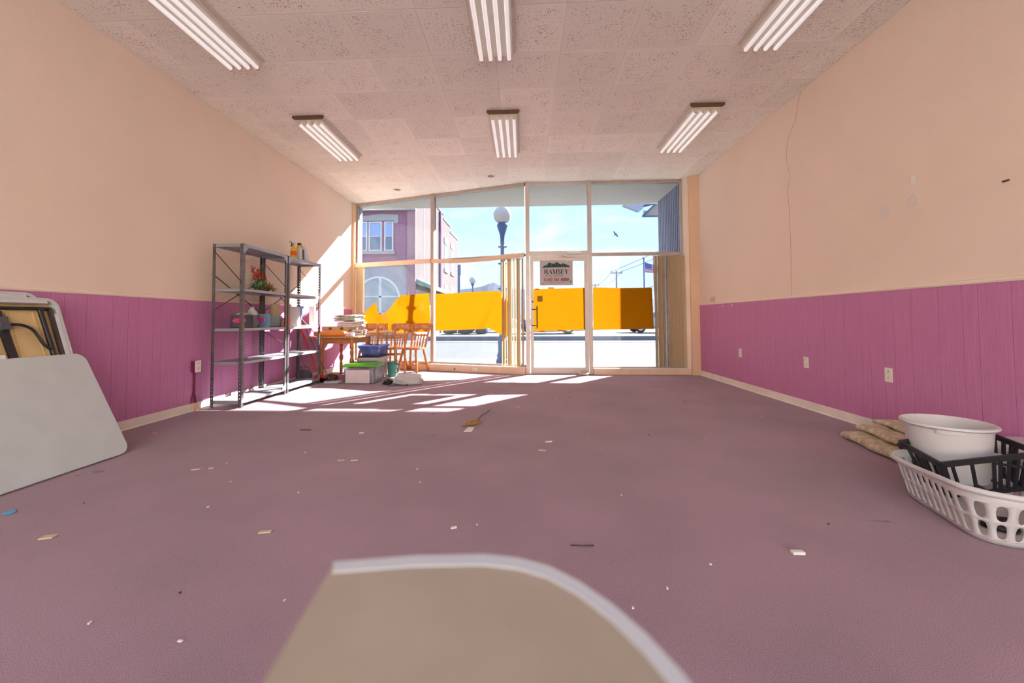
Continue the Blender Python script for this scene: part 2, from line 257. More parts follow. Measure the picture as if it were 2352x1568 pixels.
# ------------------------------------------------------------------ mesh helpers (world coordinates unless a parent is local)
class MB:
    def __init__(s): s.v = []; s.f = []
    def add(s, vs, fs):
        o = len(s.v); s.v += [Vector(p) for p in vs]; s.f += [tuple(i+o for i in f) for f in fs]; return s
    def box(s, a, b):
        x0, y0, z0 = a; x1, y1, z1 = b
        if x0 > x1: x0, x1 = x1, x0
        if y0 > y1: y0, y1 = y1, y0
        if z0 > z1: z0, z1 = z1, z0
        return s.add([(x0,y0,z0),(x1,y0,z0),(x1,y1,z0),(x0,y1,z0),(x0,y0,z1),(x1,y0,z1),(x1,y1,z1),(x0,y1,z1)],
            [(3,2,1,0),(4,5,6,7),(0,1,5,4),(1,2,6,5),(2,3,7,6),(3,0,4,7)])
    def hexa(s, p):   # 8 points: bottom ring then top ring
        return s.add(p, [(3,2,1,0),(4,5,6,7),(0,1,5,4),(1,2,6,5),(2,3,7,6),(3,0,4,7)])
    def beam(s, p0, p1, w, h, upv=(0,0,1)):
        p0, p1 = Vector(p0), Vector(p1); d = (p1-p0).normalized(); upv = Vector(upv)
        if abs(d.dot(upv)) > 0.98: upv = Vector((0,1,0))
        sx = d.cross(upv).normalized()*w/2; sz = sx.cross(d).normalized()*h/2
        return s.hexa([p0-sx-sz, p0+sx-sz, p1+sx-sz, p1-sx-sz, p0-sx+sz, p0+sx+sz, p1+sx+sz, p1-sx+sz])
    def cyl(s, p0, p1, ra, rb=None, n=12, caps=True):
        rb = ra if rb is None else rb
        p0, p1 = Vector(p0), Vector(p1); d = (p1-p0).normalized()
        a = d.orthogonal().normalized(); b = d.cross(a)
        vs = []
        for p, r in ((p0, ra), (p1, rb)):
            for i in range(n):
                t = 2*math.pi*i/n; vs.append(p + a*math.cos(t)*r + b*math.sin(t)*r)
        fs = [(i, (i+1) % n, n+(i+1) % n, n+i) for i in range(n)]
        if caps: fs += [tuple(range(n-1, -1, -1)), tuple(range(n, 2*n))]
        return s.add(vs, fs)
    def tube(s, pts, r, n=8, closed=False):
        pts = [Vector(p) for p in pts]; k = len(pts); vs = []; prev = None
        for i, p in enumerate(pts):
            if closed: d = pts[(i+1) % k]-pts[i-1]
            else: d = pts[min(i+1, k-1)]-pts[max(i-1, 0)]
            d.normalize()
            a = d.orthogonal().normalized() if prev is None else (prev - d*prev.dot(d)).normalized()
            prev = a; b = d.cross(a); rr = r[i] if isinstance(r, (list, tuple)) else r
            for j in range(n):
                t = 2*math.pi*j/n; vs.append(p + a*math.cos(t)*rr + b*math.sin(t)*rr)
        fs = []
        for i in range(k if closed else k-1):
            i2 = (i+1) % k
            fs += [(i*n+j, i*n+(j+1) % n, i2*n+(j+1) % n, i2*n+j) for j in range(n)]
        if not closed: fs += [tuple(range(n-1, -1, -1)), tuple((k-1)*n+j for j in range(n))]
        return s.add(vs, fs)
    def lathe(s, prof, base=(0,0,0), axis=(0,0,1), n=16, cap=True):   # prof: (radius, height)
        base = Vector(base); d = Vector(axis).normalized(); a = d.orthogonal().normalized(); b = d.cross(a); vs = []
        for r, h in prof:
            for j in range(n):
                t = 2*math.pi*j/n; vs.append(base + d*h + (a*math.cos(t)+b*math.sin(t))*max(r, 1e-4))
        fs = []
        for i in range(len(prof)-1):
            fs += [(i*n+j, i*n+(j+1) % n, (i+1)*n+(j+1) % n, (i+1)*n+j) for j in range(n)]
        if cap: fs += [tuple(range(n-1, -1, -1)), tuple((len(prof)-1)*n+j for j in range(n))]
        return s.add(vs, fs)
    def prism(s, poly, off):   # poly: 3D points, off: extrusion vector
        k = len(poly); off = Vector(off); p = [Vector(q) for q in poly]
        return s.add(p+[q+off for q in p], [tuple(range(k-1, -1, -1)), tuple(range(k, 2*k))]+[(i, (i+1) % k, k+(i+1) % k, k+i) for i in range(k)])
    def grid(s, fn, nu, nv):
        vs = [fn(i/nu, j/nv) for j in range(nv+1) for i in range(nu+1)]
        return s.add(vs, [(j*(nu+1)+i, j*(nu+1)+i+1, (j+1)*(nu+1)+i+1, (j+1)*(nu+1)+i) for j in range(nv) for i in range(nu)])
    def holecell(s, fn, u0_, u1_, v0, v1, hu, hv, n=12, pw=2.0):
        """cell u0..u1 x v0..v1 with a rounded hole of half sizes hu, hv in its middle; fn maps (u,v) to 3D"""
        uc, vc = (u0_+u1_)/2, (v0+v1)/2; inn = []; outr = []
        for i in range(n):
            t = 2*math.pi*(i+0.5)/n; c, q = math.cos(t), math.sin(t)
            k = (abs(c)**pw+abs(q)**pw)**(-1/pw)
            inn.append(fn(uc+hu*c*k, vc+hv*q*k))
            k2 = 1/max(abs(c), abs(q)); outr.append(fn(uc+(u1_-u0_)/2*c*k2, vc+(v1-v0)/2*q*k2))
        fs = [(i, (i+1) % n, n+(i+1) % n, n+i) for i in range(n)]
        s.add(inn+outr, fs)
        cs = [fn(u0_, v0), fn(u1_, v0), fn(u1_, v1), fn(u0_, v1)]
        for cidx, tq in ((0, 5*math.pi/4), (1, 7*math.pi/4), (2, math.pi/4), (3, 3*math.pi/4)):
            i = int((tq/(2*math.pi)*n)-0.5) % n
            s.add([cs[cidx], outr[i], outr[(i+1) % n]], [(0, 1, 2)])
        return s
    def build(s, name, ma, parent=None, smooth=False, bevel=0.0, seg=2, solid=0.0, weld=False, sub=0, local=False):
        me = bpy.data.meshes.new(name)
        if parent is not None and not local:
            inv = parent_matrix(parent).inverted(); vs_ = [inv @ p for p in s.v]
        else: vs_ = s.v
        me.from_pydata([tuple(p) for p in vs_], [], s.f); me.update()
        bm = bmesh.new(); bm.from_mesh(me)
        if weld: bmesh.ops.remove_doubles(bm, verts=bm.verts, dist=1e-5)
        bmesh.ops.recalc_face_normals(bm, faces=bm.faces)
        if bevel: bmesh.ops.bevel(bm, geom=list(bm.edges), offset=bevel, segments=seg, affect='EDGES', profile=0.5, clamp_overlap=True)
        if smooth:
            for f in bm.faces: f.smooth = True
        bm.to_mesh(me); bm.free()
        if smooth: me.set_sharp_from_angle(angle=math.radians(40))
        me.materials.append(M[ma] if isinstance(ma, str) else ma)
        o = bpy.data.objects.new(name, me); C.objects.link(o)
        if parent is not None: o.parent = parent
        if solid:
            md = o.modifiers.new('thickness', 'SOLIDIFY'); md.thickness = solid; md.offset = 0
        if sub:
            md = o.modifiers.new('subdivision', 'SUBSURF'); md.levels = sub; md.render_levels = sub
        return o
def parent_matrix(p):
    mw = Matrix.LocRotScale(p.location, p.rotation_euler, p.scale)
    return parent_matrix(p.parent) @ mw if p.parent else mw
def tag(o, label=None, cat=None, group=None, kind=None):
    for k, v_ in (('label', label), ('category', cat), ('group', group), ('kind', kind)):
        if v_: o[k] = v_
    return o
def thing(name, label, cat, loc=(0,0,0), rotz=0.0, group=None, kind=None, rot=None):
    o = bpy.data.objects.new(name, None); C.objects.link(o); o.empty_display_size = 0.1
    o.location = loc; o.rotation_euler = rot if rot else (0, 0, rotz)
    return tag(o, label, cat, group, kind)
def copy_tree(o, parent=None):
    c = o.copy(); C.objects.link(c)
    if parent: c.parent = parent
    for ch in list(o.children): copy_tree(ch, c)
    return c
def one(name, mb, ma, label, cat, group=None, base=None, **k):
    """a thing that is a single mesh, its origin at its base"""
    if base is None:
        xs = [p.x for p in mb.v]; ys = [p.y for p in mb.v]; zs = [p.z for p in mb.v]
        base = ((min(xs)+max(xs))/2, (min(ys)+max(ys))/2, min(zs))
    b = Vector(base); mb.v = [p-b for p in mb.v]
    o = mb.build(name, ma, None, **k); o.location = b
    return tag(o, label, cat, group)
def struct(name, mb, ma, **k):
    o = mb.build(name, ma, None, **k); o['kind'] = 'structure'; return o

XL, XR, CH = -3.615, 3.08, 3.485
YB = -3.2
A2 = Vector((0.09, 7.70)); B2 = Vector((-3.56, 8.91)); DL = (B2-A2).normalized()
NL = Vector((-DL.y, DL.x));  NL = NL if NL.y < 0 else -NL        # points into the room
def yl(x): return A2.y + (x-A2.x)*(B2.y-A2.y)/(B2.x-A2.x)
def LP(x, z, inn=0.0): # point on the slanted storefront at X=x, moved 'inn' into the room
    return Vector((x+NL.x*inn, yl(x)+NL.y*inn, z))

# ================================================================== STRUCTURE
fl = MB().prism([(XL-0.2, YB, -0.1), (XR+0.2, YB, -0.1), (XR+0.2, 7.72, -0.1), (0.09, 7.72, -0.1), (XL-0.2, yl(XL-0.2)+0.02, -0.1)], (0, 0, 0.1))
struct('floor', fl, 'carpet')
wl = struct('wall_left', MB().box((XL-0.2, YB, -0.1), (XL, 9.27, CH+0.25)), 'wall')
wr = struct('wall_right', MB().box((XR, YB, -0.1), (XR+0.2, 7.76, CH+0.25)), 'wall')
# back wall behind the camera: unseen glazing added to let daylight in from the rear
wb = MB().box((XL, YB-0.15, -0.1), (XR, YB, 0.35)).box((XL, YB-0.15, 3.3), (XR, YB, CH+0.25)).box((XL, YB-0.15, 0.35), (XL+0.25, YB, 3.3)).box((XR-0.25, YB-0.15, 0.35), (XR, YB, 3.3))
struct('wall_back', wb, 'wall')
rw = MB()
for x in (XL+0.25, -1.4, 0.9, XR-0.30): rw.box((x, YB-0.12, 0.35), (x+0.05, YB-0.04, 3.3))
rw.box((XL+0.25, YB-0.12, 0.35), (XR-0.25, YB-0.04, 0.40)).box((XL+0.25, YB-0.12, 3.25), (XR-0.25, YB-0.04, 3.3))
wn = struct('window_rear_added', rw, 'frame')
for x0, x1 in ((XL+0.30, -1.4), (-1.35, 0.9), (0.95, XR-0.30)):
    MB().box((x0, YB-0.085, 0.40), (x1, YB-0.079, 3.25)).build('pane', 'clearglass', wn)

# ceiling slab with tiles
ce = struct('ceiling', MB().box((XL-0.2, YB-0.15, CH+0.016), (XR+0.2, 9.27, CH+0.25)), 'slab')
T = 0.6096; TX0, TY0 = -0.8499, 3.8947
def tile_mesh(w_, d_, gx, gy):
    mb = MB().box((-w_/2+gx, -d_/2+gy, 0), (w_/2-gx, d_/2-gy, 0.014))
    me = bpy.data.meshes.new('ceiling_tile'); me.from_pydata([tuple(p) for p in mb.v], [], mb.f)
    bm = bmesh.new(); bm.from_mesh(me)
    bmesh.ops.bevel(bm, geom=[e for e in bm.edges if all(v_.co.z < 0.001 for v_ in e.verts)], offset=0.0022, segments=1, affect='EDGES')
    bm.to_mesh(me); bm.free(); me.materials.append(M['tile']); return me
tm = {}
xs = [XL] + [TX0+i*T for i in range(-4, 7)] + [XR]
for j in range(-3, 9):
    for i in range(len(xs)-1):
        w_ = xs[i+1]-xs[i]; xm = (xs[i]+xs[i+1])/2; ym = TY0+(j+0.5)*T
        if ym-T/2 > (yl(xm) if xm < 0.09 else 7.7)+0.25: continue
        turn = (i+j) % 2
        key = (round(w_, 3), turn)
        if key not in tm: tm[key] = tile_mesh(w_, T, 0.0006, 0.0022) if not turn else tile_mesh(T, w_, 0.0022, 0.0006)
        o = bpy.data.objects.new('ceiling_tile', tm[key]); C.objects.link(o); o.parent = ce
        o.location = (xm, ym, CH + random.uniform(-0.001, 0.001)); o.rotation_euler = (random.uniform(-0.0006, 0.0006), random.uniform(-0.0006, 0.0006), math.pi/2 if turn else 0)
o = MB().box((XL, YB, CH), (XR, TY0-3*T-0.003, CH+0.014)).build('ceiling_tile_field', 'tile', ce)

# soffit outside, its fascia
sf = MB().prism([(XL, yl(XL)+0.03, CH-0.015), (0.09, 7.74, CH-0.015), (XR+0.2, 7.74, CH-0.015), (XR+0.2, 9.27, CH-0.015), (XL, 9.27, CH-0.015)], (0, 0, 0.03))
struct('trim_1', sf, 'soffit')
# right fin of ribbed siding outside
fin = struct('wall_outer', MB().box((2.90, 7.76, -0.1), (3.02, 9.1, CH)), 'siding')
for k in range(14):
    y = 7.80+k*0.094
    MB().hexa([(2.90, y, -0.1), (2.90, y+0.06, -0.1), (2.882, y+0.045, -0.1), (2.882, y+0.015, -0.1), (2.90, y, CH-0.02), (2.90, y+0.06, CH-0.02), (2.882, y+0.045, CH-0.02), (2.882, y+0.015, CH-0.02)]).build('siding_rib', 'siding', fin)
lf = struct('wall_outer_left', MB().box((XL, yl(XL)+0.06, -0.1), (XL+0.03, 9.26, CH-0.02)), 'white')
for k in range(4):
    y = yl(XL)+0.10+k*0.06
    MB().box((XL+0.03, y, -0.1), (XL+0.04, y+0.035, CH-0.02)).build('siding_rib', 'siding', lf)

# wainscot planks, chair rails, baseboards
RH = 1.222
def wainscot(wall, x, sx, ys):
    for a, b in zip(ys[:-1], ys[1:]):
        MB().box((x, a+0.0012, 0.085), (x+sx*0.008, b-0.0012, RH-0.012)).build('plank', 'wainscot', wall)
gr = [2.813, 3.011, 3.113, 3.286, 3.507, 3.665, 3.762, 3.911, 4.008, 4.218, 4.302, 4.482, 4.734, 5.113]
gR = [1.0, 1.22, 1.30, 1.52, 1.62, 1.83, 1.95, 2.13, 2.33, 2.41, 2.62]+gr+[5.33, 5.43, 5.63, 5.72, 5.94, 6.15, 6.33, 6.55, 6.64, 6.86, 7.06, 7.28, 7.51]
gL = [1.0, 1.22, 1.30, 1.52, 1.62, 1.83, 1.95, 2.13, 2.33, 2.41, 2.62, 2.854, 3.063, 3.161, 3.334, 3.557, 3.705, 3.811, 3.965, 4.06, 4.268, 4.366, 4.60, 4.69, 4.93, 5.15, 5.25, 5.50, 5.60, 5.82, 5.92, 6.13, 6.36, 6.47, 6.68, 6.78, 7.01, 7.24, 7.33, 7.55, 7.65, 7.90, 8.12, 8.22, 8.46, 8.60, 8.86]
wainscot(wl, XL, 1, gL); wainscot(wr, XR, -1, gR)
for nm, x, s, y1 in (('trim_2', XL, 1, 8.90), ('trim_3', XR, -1, 7.51)):
    struct(nm, MB().prism([(x, 0.2, RH+0.02), (x+s*0.012, 0.2, RH+0.016), (x+s*0.016, 0.2, RH), (x+s*0.012, 0.2, RH-0.012), (x, 0.2, RH-0.014)], (0, y1-0.2, 0)), 'rail')
for nm, x, s, y1 in (('baseboard_left', XL, 1, 8.75), ('baseboard_right', XR, -1, 7.51)):
    struct(nm, MB().prism([(x, 0.2, 0), (x+s*0.020, 0.2, 0), (x+s*0.012, 0.2, 0.012), (x+s*0.011, 0.2, 0.085), (x, 0.2, 0.092)], (0, y1-0.2, 0)), 'base')

# front wall pieces: column on the right, narrow jamb on the left, low sills
wf = thing('wall_front', None, None, (0, 7.7, 0)); wf['kind'] = 'structure'
MB().box((2.93, 7.51, 0), (XR, 7.76, CH)).build('column', 'column', wf)
MB().box((2.865, 7.56, 0.1), (2.93, 7.70, CH)).build('reveal', 'rail', wf)
MB().prism([(XL, yl(XL)-0.14, 0), (XL+0.055, yl(XL+0.055)-0.13, 0), (XL+0.055, yl(XL+0.055)+0.04, 0), (XL, yl(XL)+0.06, 0)], (0, 0, CH)).build('jamb', 'column', wf)
def slant_box(x0, x1, z0, z1, i0, i1):   # i0<i1: depth range into the room
    return MB().hexa([LP(x0, z0, i1), LP(x1, z0, i1), LP(x1, z0, i0), LP(x0, z0, i0), LP(x0, z1, i1), LP(x1, z1, i1), LP(x1, z1, i0), LP(x0, z1, i0)])
slant_box(-3.56, 0.075, 0, 0.118, -0.04, 0.15).build('sill', 'sill', wf, bevel=0.008)
slant_box(-3.56, 0.075, 0.1185, 0.130, -0.045, 0.142).build('ledge', 'ledge', wf)
MB().box((1.25, 7.56, 0), (2.93, 7.74, 0.098)).build('sill', 'sill', wf, bevel=0.006)
MB().box((1.25, 7.575, 0.0985), (2.93, 7.745, 0.108)).build('ledge', 'ledge', wf)

# storefront: window_1, window_2 (slanted), door_1 with transom, window_3
def win(name, mb, ma='frame'):
    return struct(name, mb, ma)
hb = 3.43
w1 = MB(); w2 = MB()
def sb(mb, *a): q = slant_box(*a); mb.add(q.v, q.f)
sb(w1, -3.56, -1.80, hb, CH, -0.03, 0.04); sb(w1, -3.56, -3.515, 0.13, hb, -0.03, 0.03)
sb(w1, -3.515, -1.80, 2.135, 2.18, -0.03, 0.03); sb(w1, -3.515, -1.80, 0.13, 0.16, -0.03, 0.03)
sb(w2, -1.735, 0.05, hb, CH, -0.03, 0.04); sb(w2, -1.80, -1.735, 0.13, CH-0.001, -0.04, 0.06)
sb(w2, -1.735, 0.05, 2.135, 2.18, -0.03, 0.03); sb(w2, -1.735, 0.05, 0.13, 0.16, -0.03, 0.03)
w1 = win('window_1', w1); w2 = win('window_2', w2)
for wn, x0, x1, z0, z1 in ((w1, -3.515, -1.80, 2.18, hb), (w1, -3.515, -1.80, 0.16, 2.135), (w2, -1.735, 0.045, 2.18, hb), (w2, -1.735, 0.045, 0.16, 2.135)):
    slant_box(x0, x1, z0, z1, -0.003, 0.003).build('pane', 'glass', wn)
w3 = MB().box((1.25, 7.67, hb), (2.865, 7.74, CH)).box((2.83, 7.67, 0.108), (2.865, 7.73, hb)).box((1.25, 7.68, 2.12), (2.83, 7.72, 2.178)).box((1.25, 7.68, 0.108), (2.83, 7.72, 0.128))
w3 = win('window_3', w3)
MB().box((1.25, 7.697, 2.178), (2.83, 7.703, hb)).build('pane', 'glass', w3)
MB().box((1.25, 7.697, 0.128), (1.752, 7.703, 2.12)).build('pane', 'veilglass', w3)  # hazier glass paints the sunlit veil, ending at the fin's shadow edge
MB().box((1.752, 7.6965, 0.128), (2.83, 7.7035, 2.12)).build('pane', 'glass', w3)
dr = thing('door_1', None, None, (0.65, 7.7, 0)); dr['kind'] = 'structure'
D = lambda a, b, nm, ma='doorframe', **k: MB().box(a, b).build(nm, ma, dr, **k)
D((0.055, 7.65, 0), (0.13, 7.75, CH-0.002), 'frame_post'); D((1.185, 7.65, 0), (1.25, 7.75, CH-0.002), 'frame_post')
D((0.13, 7.66, 2.135), (1.185, 7.74, 2.215), 'transom_bar'); D((0.13, 7.67, hb), (1.185, 7.74, CH), 'head_bar')
D((0.13, 7.698, 2.215), (1.185, 7.703, hb), 'pane', 'glass'); D((0.13, 7.66, 0), (1.185, 7.74, 0.012), 'threshold', 'frame')
D((0.137, 7.672, 0.014), (0.197, 7.722, 2.128), 'stile'); D((1.118, 7.672, 0.014), (1.178, 7.722, 2.128), 'stile')
D((0.197, 7.672, 2.04), (1.118, 7.722, 2.128), 'rail'); D((0.197, 7.672, 0.014), (1.118, 7.722, 0.115), 'rail')
D((0.197, 7.695, 0.115), (1.118, 7.700, 2.04), 'pane', 'glass')
h = MB().cyl((0.255, 7.60, 0.82), (0.255, 7.60, 1.22), 0.012, n=10).build('pull_handle', 'darksteel', dr, smooth=True)
for z in (0.87, 1.16): MB().cyl((0.255, 7.60, z), (0.16, 7.675, z), 0.010, n=8).build('handle_bracket', 'darksteel', h)
MB().box((0.148, 7.645, 0.98), (0.162, 7.672, 1.33)).build('lock_plate', 'greyrail', dr)
MB().cyl((0.176, 7.655, 1.30), (0.176, 7.673, 1.30), 0.018).build('lock_cylinder', 'darksteel', dr)
cl = MB().box((0.80, 7.595, 2.15), (1.05, 7.66, 2.195)).build('door_closer', 'white', dr, bevel=0.006)
MB().beam((0.93, 7.61, 2.145), (0.70, 7.57, 2.115), 0.02, 0.01).beam((0.70, 7.57, 2.115), (0.95, 7.66, 2.09), 0.02, 0.01).cyl((0.70, 7.57, 2.10), (0.70, 7.57, 2.125), 0.018).build('closer_arm', 'white', cl)
MB().box((-0.005, 7.665, 0.98), (0.03, 7.69, 1.10)).build('strike_plate', 'brass', dr)

# blemishes on the right wall
crk = [(4.736, 3.479), (4.783, 3.409), (4.841, 3.217), (4.97, 3.081), (5.02, 2.935), (5.019, 2.812), (4.993, 2.696), (4.967, 2.612), (5.022, 2.454), (4.994, 2.196), (4.995, 2.047), (4.99, 1.815), (5.002, 1.454), (5.003, 1.248)]
MB().tube([(XR-0.0005, y, z) for y, z in crk], 0.0017, n=5).build('crack', 'crack', wr)
for y, z, rr in ((3.72, 1.87, 0.055), (3.465, 1.905, 0.05)):
    MB().lathe([(rr, 0), (rr*0.9, 0.0012), (0.001, 0.0016)], (XR, y, z), (-1, 0, 0), n=14).build('filler_patch', 'patch', wr)
MB().box((XR-0.004, 3.44, 2.03), (XR, 3.465, 2.10)).build('tape_strip', 'paper', wr)
MB().box((XR-0.010, 2.80, 1.845), (XR, 2.835, 1.855)).build('nail', 'darksteel', wr)

# ================================================================== CEILING LIGHTS
def fixture(x, y0, label):
    t = thing('fluorescent_fixture', label, 'ceiling light', (x, y0+0.62, CH), 0, 'four tube fluorescent ceiling fixtures')
    y1 = y0+1.24; z = CH-0.002
    # pan: trapezoid section
    prof = [(-0.190, 0), (-0.190, -0.016), (-0.165, -0.020), (-0.165, -0.058), (0.165, -0.058), (0.165, -0.020), (0.190, -0.016), (0.190, 0)]
    MB().prism([(x+a, y0, z+b) for a, b in prof], (0, 1.24, 0)).build('housing', 'panm', t)
    for ye, yo in ((y0, -1), (y1, 1)):
        k_ = 1.03 if yo < 0 else 0.985
        MB().prism([(x+a*k_, ye+yo*0.001, z+b*1.0) for a, b in [(-0.190, 0), (-0.190, -0.026 if yo < 0 else -0.015), (-0.165, -0.045 if yo < 0 else -0.020), (0.165, -0.045 if yo < 0 else -0.020), (0.190, -0.026 if yo < 0 else -0.015), (0.190, 0)]], (0, yo*0.014, 0)).build('end_plate', 'brown' if yo < 0 else 'panm', t)  # near plate is dark brown: shade of the camera end put into colour
        for k in range(4):
            xx = x-0.129+k*0.086
            MB().prism([(xx-0.020, ye, z-0.056), (xx+0.020, ye, z-0.056), (xx+0.020, ye, z-0.086), (xx+0.012, ye, z-0.104), (xx-0.012, ye, z-0.104), (xx-0.020, ye, z-0.086)], (0, -yo*0.018, 0)).build('lamp_socket', 'socket', t)
    for k in range(4):
        xx = x-0.129+k*0.086
        MB().cyl((xx, y0+0.019, z-0.084), (xx, y1-0.019, z-0.084), 0.0185, n=14).build('tube', 'tube', t, smooth=True)
    return t
for (x, y0, lab) in ((-2.61, 4.98, 'ceiling light over the metal shelving, in the row nearer the windows'), (-0.22, 4.98, 'ceiling light at the middle of the row nearer the windows'), (2.16, 4.95, 'ceiling light beside the cracked right wall, in the row nearer the windows'),
                     (-2.65, 2.62, 'ceiling light cut off by the top edge, above the left wall'), (-0.24, 2.62, 'ceiling light cut off by the top edge, at the middle'), (2.15, 2.61, 'ceiling light cut off by the top edge, above the right wall')):
    fixture(x, y0, lab)
def downlight(x, y, label, dark=True, zc=CH):
    t = thing('recessed_downlight', label, 'downlight', (x, y, zc))
    MB().lathe([(0.052, 0.0), (0.055, -0.005), (0.088, -0.003), (0.090, 0.0)], (x, y, zc-0.0015), n=24, cap=False).build('trim_ring', 'trim', t, smooth=True, solid=0.002)
    MB().lathe([(0.052, -0.0035), (0.03, -0.003), (0.001, -0.0028)], (x, y, zc), n=24, cap=False).build('dark_well' if dark else 'lamp_lens', 'black' if dark else 'globe', t)
    if dark: MB().lathe([(0.026, 0), (0.022, -0.010), (0.001, -0.013)], (x, y, zc-0.003), n=16).build('bulb', 'brass', t, smooth=True)
downlight(-2.394, 7.935, 'small recessed downlight in the ceiling by the left window corner')
downlight(-0.544, 7.284, 'white ringed recessed downlight in the ceiling near the door')
downlight(0.65, 8.505, 'round downlight in the soffit outside above the door', False, CH-0.015)

# ================================================================== SHELVING
def post(y, x, sx, sy, parent):
    """perforated angle post, flanges run from the corner towards sx (x) and sy (y)"""
    H = 1.86; n = 46; mb = MB()
    W = 0.036
    for axis in (0, 1):
        if axis == 0: fn = lambda u, v_: (x+sx*u, y, v_)
        else: fn = lambda u, v_: (x, y+sy*u, v_)
        for k in range(n):
            mb.holecell(fn, 0.0, W, 0.004+k*H/n, 0.004+(k+1)*H/n, 0.0062, 0.0068, n=8)
    return mb.build('post', 'steel', parent, weld=True, solid=0.0022)
ZS = (1.835, 1.325, 0.872, 0.492, 0.052)
def shelf_unit(y0, y1, label):
    t = thing('shelving_unit', label, 'shelf', (-3.36, (y0+y1)/2, 0), 0, 'steel shelving units along the left wall')
    xf, xb = -3.175, -3.535
    for x, sx in ((xf, -1), (xb, 1)):
        for y, sy in ((y0, 1), (y1, -1)): post(y, x, sx, sy, t)
    for z in ZS:
        s = MB().box((xb+0.003, y0+0.003, z+0.026), (xf-0.003, y1-0.003, z+0.028))
        s.box((xf-0.005, y0+0.003, z-0.006), (xf-0.003, y1-0.003, z+0.028)).box((xb+0.003, y0+0.003, z-0.006), (xb+0.005, y1-0.003, z+0.028))
        s.box((xb+0.003, y0+0.003, z-0.006), (xf-0.003, y0+0.005, z+0.028)).box((xb+0.003, y1-0.005, z-0.006), (xf-0.003, y1-0.003, z+0.028))
        s.box((xf-0.018, y0+0.003, z-0.006), (xf-0.003, y1-0.003, z-0.004))
        s.build('shelf', 'shelfpan', t)
    for z, d in ((1.85, -1), (0.06, 1)):
        for y, s in ((y0, 1), (y1, -1)):
            MB().prism([(xf+0.0015, y, z), (xf+0.0015, y+s*0.09, z), (xf+0.0015, y+s*0.09, z+d*0.022), (xf+0.0015, y+s*0.022, z+d*0.09), (xf+0.0015, y, z+d*0.09)], (0.002, 0, 0)).build('gusset_plate', 'shelfpan', t)
    br = lambda p, q: MB().beam(p, q, 0.003, 0.016, (1, 0.3, 0)).build('brace', 'steel', t)
    br((xb-0.004, y0+0.01, 1.52), (xb-0.004, y1-0.01, 1.09)); br((xb-0.007, y0+0.01, 1.09), (xb-0.007, y1-0.01, 1.52))
    for ye in ((y0-0.003, y1+0.003) if y0 < 5 else (y1+0.003,)):
        MB().beam((xb+0.01, ye, 1.79), (xf-0.01, ye, 1.42), 0.003, 0.018, (0, 1, 0)).build('brace', 'darksteel', t)
    if y0 < 5:
        MB().beam((xb+0.01, y1+0.004, 0.86), (xf-0.01, y1+0.004, 0.66), 0.003, 0.018, (0, 1, 0)).build('brace', 'darksteel', t)
    else:
        MB().beam((xb+0.01, y1+0.004, 1.06), (xf-0.01, y1+0.004, 0.70), 0.003, 0.018, (0, 1, 0)).build('brace', 'darksteel', t)
    return t
shelf_unit(4.65, 5.555, 'grey steel shelving unit nearer the camera, holding boxes and red flowers')
shelf_unit(5.585, 6.50, 'grey steel shelving unit nearer the window, with bottles on its top shelf')
S = [z+0.029 for z in ZS]      # shelf surfaces: top, 2, 3, 4, bottom

# --- on top shelf
def bottle_spray():
    t = thing('spray_bottle', 'yellow trigger spray bottle on the top shelf', 'bottle', (-3.30, 5.93, S[0]))
    z = S[0]
    MB().lathe([(0.040, 0), (0.044, 0.01), (0.043, 0.10), (0.036, 0.15), (0.018, 0.185), (0.016, 0.20)], (-3.30, 5.93, z), n=16).build('bottle', 'yellow', t, smooth=True)
    MB().lathe([(0.0435, 0), (0.0432, 0.06)], (-3.30, 5.93, z+0.055), n=16, cap=False).build('printed_label', 'tapeo', t, smooth=True)
    h = MB().hexa([(-3.315, 5.84, z+0.235), (-3.285, 5.84, z+0.235), (-3.285, 5.95, z+0.205), (-3.315, 5.95, z+0.205), (-3.312, 5.84, z+0.258), (-3.288, 5.84, z+0.258), (-3.285, 5.965, z+0.245), (-3.315, 5.965, z+0.245)]).cyl((-3.30, 5.93, z+0.195), (-3.30, 5.93, z+0.225), 0.02).build('spray_head', 'socket', t)
    MB().beam((-3.30, 5.885, z+0.225), (-3.30, 5.865, z+0.175), 0.015, 0.008, (0, 1, 0)).build('trigger', 'black', h)
bottle_spray()
t = thing('cleaner_jug', 'flat jug with black cap and yellow neck on the top shelf', 'bottle', (-3.30, 6.08, S[0]))
MB().hexa([(-3.35, 6.03, S[0]), (-3.25, 6.03, S[0]), (-3.25, 6.13, S[0]), (-3.35, 6.13, S[0]), (-3.34, 6.045, S[0]+0.19), (-3.26, 6.045, S[0]+0.19), (-3.26, 6.115, S[0]+0.19), (-3.34, 6.115, S[0]+0.19)]).build('jug_body', 'whiteplastic', t, bevel=0.012)
MB().box((-3.252, 6.09, S[0]+0.01), (-3.247, 6.125, S[0]+0.17)).build('printed_label', 'black', t)
MB().lathe([(0.036, 0), (0.034, 0.025), (0.022, 0.045)], (-3.30, 6.08, S[0]+0.186), n=14).build('neck', 'yellow', t, smooth=True)
MB().lathe([(0.026, 0), (0.026, 0.03), (0.02, 0.034)], (-3.30, 6.08, S[0]+0.230), n=14).build('cap', 'black', t, smooth=True)
t = thing('white_jug', 'tall white plastic jug on the top shelf beside the yellow bottles', 'bottle', (-3.32, 6.23, S[0]))
